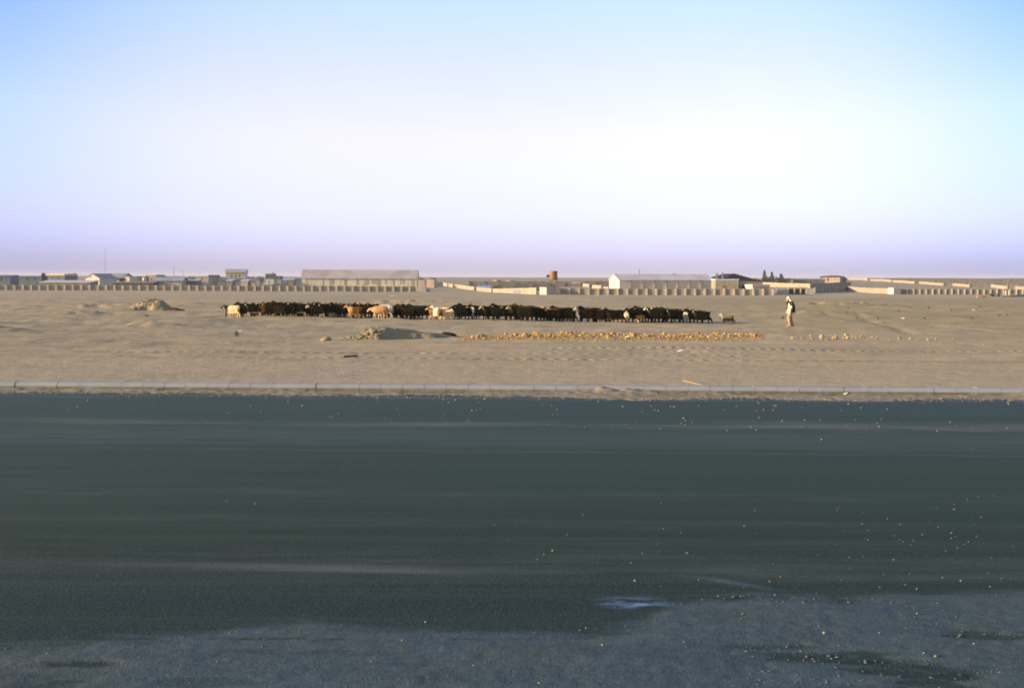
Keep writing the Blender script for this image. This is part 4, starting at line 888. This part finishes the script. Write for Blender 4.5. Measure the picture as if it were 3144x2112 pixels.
# ------------------------------------------------------------------ goats, sheep, kid
BLACK = (.0080, .0075, .0034)
def goat_geo(kind, ph, head):
    q = MB()
    if kind == 'goat':
        q.tube([(.47, 0, .52, .05, .07), (.43, 0, .53, .12, .15), (.30, 0, .52, .155, .19), (.08, 0, .475, .175, .215), (-.15, 0, .485, .165, .205), (-.30, 0, .51, .14, .20), (-.40, 0, .53, .10, .15), (-.44, 0, .54, .04, .06)], 14)
        q.tube([(.43, 0, .35, .11, .11), (.1, 0, .275, .155, .09), (-.30, 0, .30, .135, .105)], 12)       # hanging belly hair
        fr = [(-.30, .46, .095), (-.29, .34, .075), (-.31, .2, .048), (-.31, .05, .033), (-.325, .0, .034)]
        hd = [(.33, .50, .125), (.28, .36, .10), (.37, .215, .056), (.355, .06, .033), (.34, .0, .034)]
    else:
        q.tube([(.47, 0, .50, .07, .09), (.42, 0, .50, .18, .19), (.25, 0, .49, .22, .235), (.0, 0, .48, .23, .24), (-.22, 0, .49, .21, .22), (-.36, 0, .50, .15, .17), (-.42, 0, .50, .06, .08)], 16)
        q.tube([(.44, 0, .52, .09, .08), (.50, 0, .40, .10, .06), (.50, 0, .30, .05, .04)], 10)       # fat tail
        fr = [(-.26, .40, .075), (-.27, .28, .045), (-.29, .17, .03), (-.285, .04, .024), (-.30, .0, .028)]
        hd = [(.30, .42, .10), (.26, .31, .06), (.34, .19, .034), (.325, .05, .025), (.31, .0, .028)]
    for i, (ch, sy_) in enumerate(((fr, .085), (fr, -.085), (hd, .09), (hd, -.09))):
        sw = ph[i]; top = ch[0][1]
        lift = .03 if sw < -.08 and i % 2 else 0
        q.tube([(x + sw * (1 - z / top) ** .8, sy_, z + (lift if z < .1 else 0), r_) for x, z, r_ in ch], 8)
    if kind == 'goat':
        hx, hz = (-.52, .72) if head == 'up' else ((-.56, .62) if head == 'mid' else (-.60, .46))
        q.tube([(-.28, 0, .55, .11, .14), (-.42, 0, (.58 + hz) / 2 - .02, .08, .11), (hx, 0, hz, .055, .065)], 10)
        dz = .10 if head != 'down' else .14
        q.tube([(hx + .05, 0, hz + .03, .03, .03), (hx, 0, hz + .03, .058, .062), (hx - .08, 0, hz - .01, .055, .058), (hx - .17, 0, hz - dz * .7, .040, .042), (hx - .22, 0, hz - dz, .026, .026)], 10)
        for s_ in (-1, 1): q.tube([(hx + .02, s_ * .05, hz + .03, .022, .014), (hx + .03, s_ * .11, hz - .03, .034, .012), (hx + .02, s_ * .135, hz - .11, .014, .01)], 7, (1, 0, 0))
        q.tube([(hx - .16, 0, hz - dz * .9, .02), (hx - .15, 0, hz - dz - .07, .008)], 6)             # beard
        tz = .06 if head == 'up' else -.02
        q.tube([(.44, 0, .60, .03), (.50, 0, .62 + tz, .026), (.53, 0, .66 + tz, .012)], 7)
    else:
        hx, hz = -.56, .50
        q.tube([(-.30, 0, .52, .12, .13), (-.46, 0, .53, .085, .09), (hx + .03, 0, hz + .03, .06, .065)], 10)
        q.tube([(hx + .05, 0, hz + .05, .04, .04), (hx, 0, hz + .03, .062, .065), (hx - .09, 0, hz - .05, .052, .055), (hx - .17, 0, hz - .13, .034, .034)], 10)
        for s_ in (-1, 1): q.tube([(hx + .02, s_ * .05, hz + .05, .02, .012), (hx + .03, s_ * .12, hz + .01, .03, .01), (hx + .02, s_ * .14, hz - .06, .012, .01)], 7, (1, 0, 0))
    me = remesh(q, .0165, 2)
    for v in me.vertices:                                                # shaggy hair
        n_ = mnoise.noise(v.co * 14) * .010 + mnoise.noise(Vector((v.co.x * 34, v.co.y * 34, v.co.z * 8))) * (.012 if kind == 'goat' else .006)
        if .2 < v.co.z < .68 and -.45 < v.co.x:
            v.co += v.normal * n_
            if kind == 'goat' and v.co.z < .42 and v.normal.z < .2 and abs(v.co.x) < .5:      # locks hanging under the belly and flanks
                v.co.z -= max(0, mnoise.noise(Vector((v.co.x * 26, v.co.y * 26, 1.7))) + .25) * .055 * min(1, (v.co.z - .2) * 8)
    me['hx'] = hx; me['hz'] = hz
    return me
POSE = {'a': goat_geo('goat', (-.15, .12, .14, -.10), 'up'), 'b': goat_geo('goat', (.10, -.13, -.12, .15), 'mid'), 'c': goat_geo('goat', (.02, -.04, .05, -.02), 'up'),
        'd': goat_geo('goat', (-.12, .08, .30, .02), 'up'), 's': goat_geo('sheep', (-.10, .08, .10, -.08), 'mid'), 't': goat_geo('sheep', (.06, -.06, -.06, .08), 'mid')}
def sm(a, b, v): t = min(1, max(0, (v - a) / (b - a))); return t * t * (3 - 2 * t)
def lerp(a, b, t): return tuple(p + (q - p) * t for p, q in zip(a, b))
def coat(kind):
    W_ = (.66, .60, .50); TAN = (.42, .24, .10); BR = (.09, .044, .012); RED = (.42, .15, .05); DB = (.016, .012, .005)
    def f(p, me):
        hx, hz = me['hx'], me['hz']; n_ = .03 * mnoise.noise(p * 9)
        x, z = p.x + n_, p.z + n_
        headm = 1 - sm(hx + .04, hx + .12, x); face = 1 - sm(hx - .08, hx - .02, x); ear = headm * sm(.07, .085, abs(p.y))
        leg = 1 - sm(.2, .3, z)
        c = BLACK
        if kind == 'black': c = BLACK
        elif kind == 'ears': c = lerp(BLACK, W_, ear)
        elif kind == 'face': c = lerp(BLACK, W_, max(ear, face * .9))
        elif kind == 'socks': c = lerp(lerp(BLACK, (.35, .30, .22), leg), W_, ear)
        elif kind == 'darkbrown': c = lerp(DB, (.09, .055, .02), leg)
        elif kind == 'brown': c = lerp(lerp(BR, TAN, 1 - sm(-.22, -.08, x)), (.34, .2, .09), leg)
        elif kind == 'deepbrown': c = (.060, .032, .008)
        elif kind == 'cream': c = lerp((.66, .47, .28), BLACK, 1 - sm(-.30, -.22, x - .25 * (z - .5)))
        if kind == 'cream': c = lerp(c, (.6, .5, .36), ear)
        elif kind == 'tansheep': c = lerp((.44, .26, .12), (.62, .42, .26), max(headm, leg))
        elif kind == 'greysheep': c = (.55, .50, .46)
        elif kind == 'piebald': c = lerp(lerp((.22, .11, .04), (.80, .72, .55), sm(-.16, -.12, x) * (1 - sm(.12, .18, x))), (.50, .32, .16), max(leg, face))
        elif kind == 'whitered': c = lerp((.80, .68, .50), (.42, .15, .06), sm(.56, .62, z) * (1 - sm(.1, .3, x)))
        elif kind == 'bib': c = lerp((.014, .012, .005), (.62, .54, .42), (1 - sm(-.40, -.34, x)) * (1 - sm(.62, .68, z)))
        elif kind == 'tan': c = lerp((.36, .21, .08), (.05, .04, .02), 1 - sm(.36, .46, z))
        elif kind == 'tanbelly': c = lerp(BLACK, (.45, .26, .10), (1 - sm(.36, .44, z)) * sm(-.1, .05, x))
        elif kind == 'white': c = (.66, .58, .45)
        elif kind == 'greyback': c = lerp(BLACK, (.016, .020, .016), sm(.5, .62, z))
        elif kind == 'kid': c = lerp(lerp((.15, .125, .06), (.03, .028, .018), 1 - sm(.44, .54, z)), (.5, .45, .38), headm)
        return c
    return f
MESHES = {}
def goat_mesh(pose, kind):
    k = (pose, kind)
    if k not in MESHES:
        me = POSE[pose].copy(); me.name = 'goat_body'; f = coat(kind); at_ = me.attributes.new('coat', 'FLOAT_COLOR', 'POINT')
        arr = []
        for v in me.vertices: arr += [*f(v.co, me), 1.0]
        at_.data.foreach_set('color', arr); me.materials.clear(); me.materials.append(COAT); MESHES[k] = me
    return MESHES[k]
HORN = plain('dark_horn', (.05, .045, .035), .2, 8)
hm = {}
for s_ in (-1, 1):
    q = MB(); q.tube([(0, s_ * .025, 0, .016), (.03, s_ * .035, .045, .013), (.08, s_ * .055, .06, .009), (.12, s_ * .075, .045, .004)], 7); hm[s_] = q.mesh('horn', True); hm[s_].materials.append(HORN)
def foot_y(px): return float(np.interp(px, (690, 900, 1100, 1200, 1400, 1600, 2170), (74.4, 72.4, 72.0, 71.0, 69.4, 68.6, 68.5)))
rg = random.Random(21)
def goat(px, kind, s_, pose, label, dy=0.0, group=None, horns=True, rz=None):
    Y = foot_y(px) + dy; x = X(px, Y, 985); sheep = pose in 'st'
    o = put('sheep' if sheep else 'goat', goat_mesh(pose, kind), None, None, (x, Y, g(x, Y) - .005)); s_ *= rg.uniform(1.04, 1.13); o.scale = (s_, s_, s_ * rg.uniform(.97, 1.05))
    o.rotation_euler = (0, 0, R(rg.uniform(-14, 14)) if rz is None else R(rz))
    tag(o, label, 'sheep' if sheep else 'goat', group)
    if horns and not sheep:
        me = o.data
        for q in (-1, 1):
            h_ = bpy.data.objects.new('horn', hm[q]); COL.objects.link(h_); h_.parent = o; h_.location = (me['hx'], 0, me['hz'] + .07)
    return o
HG = 'goats of the herd'
goat(716, 'cream', 1.08, 'b', 'cream goat with black head and chest leading the herd', 0, HG, rz=-15)
blk = [  # px, kind, scale, pose, dy, label
    (756, 'black', 1.08, 'a', .3, 'black goat right behind the cream lead goat'),
    (782, 'socks', 1.02, 'c', 0, 'black goat with pale legs, second behind the cream lead goat'),
    (808, 'deepbrown', 1.05, 'b', .2, 'very dark brown goat, third behind the cream lead goat'),
    (834, 'ears', 1.03, 'a', 0, 'black goat with white ears, fourth behind the cream lead goat'),
    (862, 'darkbrown', 1.0, 'd', .1, 'very dark brown goat, fifth behind the cream lead goat'),
    (890, 'black', 1.05, 'a', -.1, 'black goat, sixth behind the cream lead goat'),
    (916, 'socks', 1.0, 'b', .1, 'black goat with pale legs, seventh behind the cream lead goat'),
    (948, 'greyback', 1.0, 'a', .3, 'greyish black goat, eighth behind the cream lead goat'),
    (978, 'face', 1.0, 'b', -.1, 'black goat with white face, third ahead of the brown goats'),
    (1008, 'socks', 1.05, 'a', 0, 'black goat with tan lower legs, second ahead of the brown goats'),
    (1040, 'ears', 1.02, 'c', .2, 'black goat with white ears just ahead of the brown goats'),
    (1204, 'ears', 1.0, 'a', .7, 'black goat right behind the two sheep'),
    (1232, 'greyback', 1.04, 'b', .3, 'black goat, second behind the two sheep'),
    (1258, 'deepbrown', 1.0, 'a', .2, 'very dark brown goat, third behind the two sheep'),
    (1288, 'greyback', 1.1, 'd', .4, 'tall greenish black goat, fourth behind the two sheep'),
    (1418, 'black', .98, 'd', -.3, 'black goat striding clear in front between two white chested goats'),
    (1508, 'face', .95, 'a', .2, 'black goat with white face behind the white bibbed brown goat'),
    (1533, 'black', .98, 'c', -.2, 'black goat just left of the tan goat in the middle of the herd'),
    (1592, 'face', 1.0, 'a', .1, 'black goat with pale face right of the tan goat'),
    (1613, 'black', 1.08, 'd', -.2, 'large black goat, second right of the tan goat'),
    (1645, 'ears', .98, 'b', .2, 'black goat with white ears, third right of the tan goat'),
    (1672, 'face', .96, 'a', .3, 'black goat with white face, fourth right of the tan goat'),
    (1702, 'ears', 1.0, 'a', 0, 'black goat with white ears left of the gap in the herd'),
    (1728, 'darkbrown', .98, 'b', .2, 'dark brown goat, second left of the gap in the herd'),
    (1746, 'black', .86, 'd', .1, 'smaller black goat at the left edge of the gap in the herd'),
    (1802, 'face', 1.05, 'c', .2, 'black goat with white face at the right edge of the gap in the herd'),
    (1832, 'deepbrown', 1.06, 'a', .3, 'very dark brown goat, second right of the gap in the herd'),
    (1889, 'darkbrown', 1.04, 'd', -.4, 'large brownish black goat in front with its head turned low'),
    (1954, 'tanbelly', .95, 'a', 0, 'black goat with orange tan belly and hind legs'),
    (1990, 'greyback', 1.0, 'c', .3, 'greyish black goat right behind the tan bellied goat'),
    (2016, 'face', 1.02, 'a', 0, 'black goat with white face, second behind the tan bellied goat'),
    (2046, 'deepbrown', 1.0, 'b', .2, 'very dark brown goat, third behind the tan bellied goat'),
    (2073, 'ears', 1.0, 'a', -.1, 'black goat with white ears just ahead of the small white goat'),
    (2136, 'black', .98, 'c', .4, 'black goat half hidden behind the last big black goat'),
    (2154, 'ears', 1.0, 'd', -.1, 'last big black goat at the tail of the herd'),
]
for px, kind, s_, pose, dy, lab in blk: goat(px, kind, s_, pose, lab, dy, HG)
goat(1092, 'brown', 1.05, 'a', 'reddish brown goat with tan chest ahead of the tan sheep', -.1, HG, rz=-15)
goat(1120, 'deepbrown', 1.1, 'c', 'deep brown goat behind the tan sheep\'s head', .5, HG)
goat(1166, 'tansheep', 1.0, 's', 'tan sheep walking in front of the herd', -1.0, HG, rz=-8)
goat(1183, 'greysheep', 1.12, 't', 'pale grey sheep partly behind the tan sheep', -.1, HG, rz=-6)
goat(1338, 'piebald', .84, 'a', 'small brown goat with a white band round its middle', -.2, HG, rz=-15)
goat(1374, 'whitered', .95, 'b', 'white goat with reddish shoulders beside the striding black goat', .5, HG, rz=-15)
goat(1475, 'bib', 1.05, 'a', 'dark brown goat with white bib in the middle of the herd', .1, HG)
goat(1568, 'tan', .92, 'c', 'tan goat with dark belly in the middle of the herd', .4, HG)
goat(1936, 'white', .84, 'b', 'cream goat whose chest shows left of the tan bellied goat', .5, HG)
goat(2112, 'white', .86, 'c', 'small white goat between black goats near the tail', .7, HG)
goat(2234, 'kid', .66, 'd', 'small pale faced kid trailing behind the herd', -.2, HG, False)
for px in list(range(748, 1060, 27)) + list(range(1070, 1310, 30)) + [1430, 1505, 1546, 1580, 1604, 1632, 1660, 1690, 1716, 1738, 1812, 1842, 1866, 1900, 1972, 2000, 2030, 2060, 2082]:
    p = px + rg.uniform(-5, 5)
    if px < 1060 or rg.random() < .3: goat(p + 13, rg.choice(('black', 'ears', 'black', 'face')), rg.uniform(1.0, 1.12), rg.choice('abcd'), 'black goat half hidden in the back rows of the herd', rg.uniform(2.0, 2.9), 'goats hidden in the back rows', False)
    goat(p, rg.choice(('black', 'ears', 'face', 'black', 'greyback', 'socks')), rg.uniform(.98, 1.12), rg.choice('abcd'), 'black goat half hidden in the back rows of the herd', rg.uniform(.9, 1.7), 'goats hidden in the back rows', False)

for p in (870, 935, 1024, 1250, 1612, 1698, 1850):
    goat(p, 'brown' if p in (1024, 1698) else 'deepbrown', 1.08, rg.choice('acd'), 'brown goat half hidden in the back rows of the herd', rg.uniform(.8, 1.2), 'brown goats hidden in the back rows', False)
for p, lab in ((940, 'white goat whose head and back show above the black goats on the left'), (1356, 'white goat mostly hidden behind the piebald goat')):
    goat(p, 'white', 1.02, 'c', lab, 1.5, HG, False)
# ------------------------------------------------------------------ the shepherd
xs_, Ys_ = flat(2425, 996, .02)
pr = root('person', 'stooped person in white headscarf, black cloak and pale robe walking behind the herd', 'person', (xs_, Ys_, g(xs_, Ys_)))
SKIN = plain('skin', (.36, .20, .12), .1, 8, .6)
b = MB()
b.tube([(.02, 0, .82, .13, .12), (.03, 0, .95, .15, .12), (.04, 0, 1.12, .15, .115), (.03, 0, 1.26, .17, .11), (.0, 0, 1.36, .12, .09), (-.03, 0, 1.42, .06, .06), (-.07, 0, 1.47, .052, .055)], 14)
hc = Vector((-.125, 0, 1.545))
b.tube([(hc.x + .06, 0, hc.z + .10, .03, .03), (hc.x + .03, 0, hc.z + .075, .068, .075), (hc.x, 0, hc.z + .02, .075, .098), (hc.x - .03, 0, hc.z - .04, .068, .088), (hc.x - .055, 0, hc.z - .10, .045, .05), (hc.x - .06, 0, hc.z - .125, .02, .02)], 14)
b.tube([(hc.x - .085, 0, hc.z + .01, .010), (hc.x - .118, 0, hc.z - .035, .016), (hc.x - .10, 0, hc.z - .05, .012)], 8)        # nose
for s_ in (-1, 1):
    b.tube([(hc.x + .02, s_ * .072, hc.z + .02, .012, .02), (hc.x + .025, s_ * .085, hc.z - .01, .010, .018)], 7, (1, 0, 0))            # ear
    b.tube([(hc.x - .09, s_ * .028, hc.z + .012, .008), (hc.x - .096, s_ * .032, hc.z + .012, .008)], 6)                              # brow and eye
b.tube([(hc.x - .098, -.022, hc.z - .075, .007), (hc.x - .104, 0, hc.z - .075, .009), (hc.x - .098, .022, hc.z - .075, .007)], 6, (1, 0, 0))
for s_, el, hd_ in ((-1, (.03, -.24, 1.06), (-.15, -.16, 1.12)), (1, (.0, .23, 1.05), (-.14, .10, .96))):
    sh_ = Vector((.02, s_ * .175, 1.33)); el = Vector(el); hd_ = Vector(hd_)
    b.tube([(*sh_, .058), (*(sh_ * .5 + el * .5), .046), (*el, .040)], 9); b.tube([(*el, .040), (*(el * .5 + hd_ * .5), .036), (*hd_, .026)], 9)
    dr = (hd_ - el).normalized(); side = dr.cross(Vector((0, 0, 1))).normalized()
    pe = hd_ + dr * .085
    b.tube([(*hd_, .026, .02), (*(hd_ + dr * .045), .042, .019), (*pe, .040, .016)], 10, tuple(side))
    for k in range(4):                                                  # four fingers, curled
        o_ = side * (-.03 + .02 * k); ln = (.062, .072, .068, .05)[k]; p0 = pe + o_ - dr * .01; dn = Vector((0, 0, -1))
        p1 = p0 + dr * ln * .55 + dn * .006; p2 = p1 + dr * ln * .3 + dn * .022; p3 = p2 + dr * ln * .02 + dn * .026
        b.tube([(*p0, .0095), (*p1, .009), (*p2, .0085), (*p3, .006)], 7)
    t0 = hd_ + dr * .03 + side * .035 * (-1 if s_ > 0 else 1); t1 = t0 + dr * .035 + side * .022 * (-1 if s_ > 0 else 1); t2 = t1 + dr * .03 + Vector((0, 0, -.012))
    b.tube([(*t0, .012), (*t1, .011), (*t2, .008)], 7)
legs = [((.03, -.09, .86), (-.10, -.09, .48), (.0, -.09, .09), -.07), ((.04, .09, .86), (.06, .09, .47), (.18, .09, .13), .0)]
for hp_, kn, an, tip in legs:
    b.tube([(*hp_, .09), (*[(p + q) / 2 for p, q in zip(hp_, kn)], .075), (*kn, .055)], 10); b.tube([(*kn, .055), (*[(p + q) / 2 for p, q in zip(kn, an)], .05), (*an, .036)], 10)
    if tip: b.tube([(an[0] + .05, an[1], .05, .035, .035), (an[0] - .02, an[1], .055, .04, .04), (an[0] - .12, an[1], .03, .042, .026), (an[0] - .17, an[1], .022, .03, .018)], 9)
    else: b.tube([(an[0] + .05, an[1], .14, .035, .035), (an[0] + .0, an[1], .10, .04, .045), (an[0] - .07, an[1], .035, .042, .03), (an[0] - .11, an[1], .02, .03, .018)], 9)
bo = put('body', remesh(b, .0075, 2, 'body'), SKIN, pr)
def cloth(name, mat, tubes, vox=.016, it=2, fold=.01, disp=30):
    c = MB()
    for t_ in tubes: c.tube(*t_)
    me = remesh(c, vox, it, name)
    for v in me.vertices: v.co += v.normal * fold * mnoise.noise(Vector((v.co.x * disp, v.co.y * disp, v.co.z * disp * .2)))
    return put(name, me, mat, pr)
ROBE = plain('pale_robe', (.78, .70, .44), .08, 8); CLOAK = plain('black_cloak', (.012, .013, .009), .2, 8)
cloth('robe', ROBE, [([(-.05, 0, .74, .19, .12), (-.04, 0, .82, .185, .125), (-.01, 0, .95, .175, .125), (.01, 0, 1.1, .17, .12), (.01, 0, 1.25, .175, .12), (.0, 0, 1.36, .13, .10), (-.02, 0, 1.42, .07, .07)], 16),
    ([(.02, -.175, 1.33, .075), (.03, -.215, 1.2, .068), (.03, -.24, 1.06, .062)], 10), ([(.03, -.24, 1.06, .062), (-.05, -.2, 1.09, .06), (-.12, -.17, 1.11, .056)], 10),
    ([(.02, .175, 1.33, .07), (.01, .21, 1.2, .06), (.0, .23, 1.05, .055)], 10), ([(.0, .23, 1.05, .055), (-.06, .17, 1.0, .052), (-.11, .125, .975, .048)], 10)])
cloth('trousers', plain('tan_trousers', (.36, .265, .20), .12, 8), [([(.02, 0, .93, .14, .12), (.0, 0, .8, .17, .135), (-.02, 0, .70, .17, .13)], 14),
    ([(.02, -.085, .8, .12), (-.07, -.09, .55, .115), (-.05, -.09, .32, .11), (.0, -.09, .14, .09), (.01, -.09, .09, .06)], 12), ([(.03, .085, .8, .115), (.05, .09, .5, .10), (.11, .09, .28, .09), (.17, .09, .16, .07)], 12)], fold=.016)
# open cloak hanging from the shoulders: a thick sheet round the back, open at the front
def sheet(name, mat, rows, ang0, ang1, th=.022, seg=26):
    c = MB(); n_ = len(rows)
    for k in (0, 1):
        for (cx, cz, ry, rx) in rows:
            for i in range(seg + 1):
                q0 = ang0 if not isinstance(ang0, list) else ang0[rows.index((cx, cz, ry, rx))]
                a = q0 + (ang1 - q0) * i / seg; w = (1 - k * th / max(rx, .01)); f_ = 1 + .05 * math.sin(i * 1.9 + cz * 3)
                c.v.append(Vector((cx + rx * math.cos(a) * w * f_, ry * math.sin(a) * w * f_, cz)))
    S = seg + 1
    for j in range(n_ - 1):
        for i in range(seg):
            a = j * S + i; c.f.append([a, a + 1, a + S + 1, a + S]); e = n_ * S + a; c.f.append([e + S, e + S + 1, e + 1, e])
    for i in range(seg):
        for j in (0, n_ - 1):
            a = j * S + i; e = n_ * S + a; c.f.append([a, a + 1, e + 1, e] if j else [e, e + 1, a + 1, a])
    for j in range(n_ - 1):
        for i in (0, seg):
            a = j * S + i; e = n_ * S + a; c.f.append([a, a + S, e + S, e] if i == 0 else [e, e + S, a + S, a])
    return c.build(name, mat, pr, True)
sheet('cloak', CLOAK, [(-.02, 1.445, .115, .13), (-.01, 1.40, .225, .20), (.015, 1.28, .275, .215), (.055, 1.08, .285, .205), (.085, .92, .29, .19), (.105, .80, .28, .175)], [R(-150), R(-138), R(-122), R(-104), R(-100), R(-98)], R(150))
c = MB(); c.quadbox((-.19, .12, .90), (.10, 0, -.02), (0, .10, 0), (.02, 0, .16)); c.build('cloak_flap', CLOAK, pr)
SCARF = plain('white_headscarf', (.82, .80, .76), .06, 8)
cloth('headscarf', SCARF, [([(hc.x - .05, 0, hc.z + .11, .05, .05), (hc.x, 0, hc.z + .105, .088, .07), (hc.x + .05, 0, hc.z + .06, .10, .085), (hc.x + .10, 0, hc.z - .03, .095, .06), (hc.x + .16, 0, hc.z - .11, .12, .055)], 14),
    ([(hc.x - .07, 0, hc.z + .07, .075, .03), (hc.x + .0, 0, hc.z + .07, .105, .045), (hc.x + .08, 0, hc.z + .04, .108, .05)], 14)], .012)
cloth('scarf_tail', plain('shade_tinted_scarf', (.62, .64, .70), .08, 8), [([(hc.x + .14, 0, hc.z - .09, .10, .035), (.14, 0, 1.38, .17, .035), (.215, 0, 1.26, .19, .03), (.26, 0, 1.12, .16, .025), (.275, 0, 1.02, .10, .02)], 14)], .012)  # bluer, darker cloth colour paints in shade on the back
for s_, (ax, az, dark) in ((-1, (.0, .0, 0)), (1, (.18, .02, 1))):
    c = MB(); c.tube([(ax + .07, s_ * .09, az + .05, .042, .045), (ax - .02, s_ * .09, az + .06, .05, .055), (ax - .12, s_ * .09, az + .035, .052, .034), (ax - .19, s_ * .09, az + .026, .035, .022)], 12)
    put('shoe', remesh(c, .012, 1, 'shoe'), plain('tan_shoe', (.60, .40, .15), .1, 8) if not dark else plain('shade_dark_shoe', (.05, .05, .05), .1, 8), pr)  # rear shoe coloured dark to paint in its shade
st = MB(); st.tube([(.15, .28, .95, .014), (.18, .30, .5, .013), (.22, .33, -.0, .011)], 7)
o = st.build('walking_stick', plain('dark_stick', (.05, .045, .035), .2, 6), None, True); o.location = pr.location
tag(o, 'thin dark stick held behind the shepherd', 'stick')

# ------------------------------------------------------------------ daylight
EL = 11.0; AZ = -102.0                                    # low sun at the left, a little behind the camera's shoulder
sd = Vector((math.sin(R(AZ)) * math.cos(R(EL)), math.cos(R(AZ)) * math.cos(R(EL)), math.sin(R(EL))))
L = bpy.data.lights.new('sun', 'SUN'); L.energy = 5.0; L.angle = R(.6); L.color = (1.0, .74, .46)
so = bpy.data.objects.new('sun', L); COL.objects.link(so); so.rotation_euler = (-sd).to_track_quat('-Z', 'Y').to_euler(); so.location = (-40, -10, 30)
w = bpy.data.worlds.new('World'); SC.world = w; w.use_nodes = True
nt = w.node_tree; bg = nt.nodes['Background']; bg.inputs[1].default_value = .1
sk = nt.nodes.new('ShaderNodeTexSky'); sk.sky_type = 'NISHITA'; sk.sun_disc = False; sk.sun_elevation = R(EL); sk.sun_rotation = R(AZ)
sk.air_density = 1.0; sk.dust_density = 1.0; sk.ozone_density = 1.0
tc = nt.nodes.new('ShaderNodeTexCoord'); sp = nt.nodes.new('ShaderNodeSeparateXYZ'); nt.links.new(tc.outputs['Generated'], sp.inputs[0])
def wramp(stops):
    r_ = nt.nodes.new('ShaderNodeValToRGB'); mr = nt.nodes.new('ShaderNodeMapRange'); mr.inputs[1].default_value = 0; mr.inputs[2].default_value = .4
    nt.links.new(sp.outputs[2], mr.inputs[0]); nt.links.new(mr.outputs[0], r_.inputs[0]); e = r_.color_ramp.elements
    while len(e) < len(stops): e.new(.5)
    for q, (z, c_) in zip(e, stops): q.position = z / .4; q.color = (*[v / 4 for v in c_], 1)
    return r_.outputs[0]
# dusty air: the low sky opposite the zenith is lilac at the horizon, milky above it, clear blue higher up; the bluer sides paint in a vignette
cen = wramp([(0, (1.24, 1.40, 3.9)), (.03, (1.22, 1.32, 3.3)), (.07, (1.46, 1.34, 2.5)), (.12, (1.9, 1.46, 1.9)), (.18, (2.0, 1.56, 1.72)), (.25, (1.85, 1.78, 1.7)), (.38, (1.05, 1.1, 1.2))])
edg = wramp([(0, (.70, .90, 3.15)), (.06, (.90, .97, 2.3)), (.14, (1.03, 1.1, 1.85)), (.25, (.62, .93, 1.5)), (.38, (.9, 1.0, 1.15))])
def dotn(v):
    d_ = nt.nodes.new('ShaderNodeVectorMath'); d_.operation = 'DOT_PRODUCT'; nt.links.new(tc.outputs['Generated'], d_.inputs[0]); d_.inputs[1].default_value = v; return d_.outputs['Value']
def wrng(v, a, b):
    mr = nt.nodes.new('ShaderNodeMapRange'); mr.interpolation_type = 'SMOOTHSTEP'; nt.links.new(v, mr.inputs[0]); mr.inputs[1].default_value = a; mr.inputs[2].default_value = b; return mr.outputs[0]
def wmix(f, a, b_, bl='MIX'):
    m_ = nt.nodes.new('ShaderNodeMix'); m_.data_type = 'RGBA'; m_.blend_type = bl
    for s_, v in ((m_.inputs[0], f), (m_.inputs[6], a), (m_.inputs[7], b_)):
        if hasattr(v, 'is_output'): nt.links.new(v, s_)
        else: s_.default_value = v
    return m_.outputs[2]
dv = dotn((0, math.cos(R(8)), math.sin(R(8))))
tint = wmix(wrng(dv, .89, .998), edg, cen)
tint = wmix(wrng(dv, .35, .75), (.25, .25, .25, 1), tint)
sc4 = wmix(1.0, tint, (4, 4, 4, 1), 'MULTIPLY')
nt.links.new(wmix(1.0, sk.outputs[0], sc4, 'MULTIPLY'), bg.inputs[0])

SC.view_settings.view_transform = 'Standard'; SC.view_settings.look = 'None'; SC.view_settings.gamma = 1; SC.view_settings.exposure = 1.0
SC.render.engine = 'CYCLES'; SC.cycles.filter_width = 1.8
SC.cycles.max_bounces = 6; SC.cycles.use_denoising = True

# dusty evening air
hz = MB(); hz.box(-4000, 4000, -200, 7000, -12, 22)
ho = hz.build('haze', None); ho['kind'] = 'stuff'; ho['label'] = 'thin lilac evening haze over the plain'; ho['category'] = 'haze'
hm_ = bpy.data.materials.new('dusty_air'); hm_.use_nodes = True; ht = hm_.node_tree; ht.nodes.clear()
hv = ht.nodes.new('ShaderNodeVolumePrincipled'); hout = ht.nodes.new('ShaderNodeOutputMaterial'); ht.links.new(hv.outputs[0], hout.inputs['Volume'])
hv.inputs['Color'].default_value = (.80, .84, 1.0, 1); hv.inputs['Density'].default_value = .00014; hv.inputs['Anisotropy'].default_value = 0.0
ho.data.materials.clear(); ho.data.materials.append(hm_)
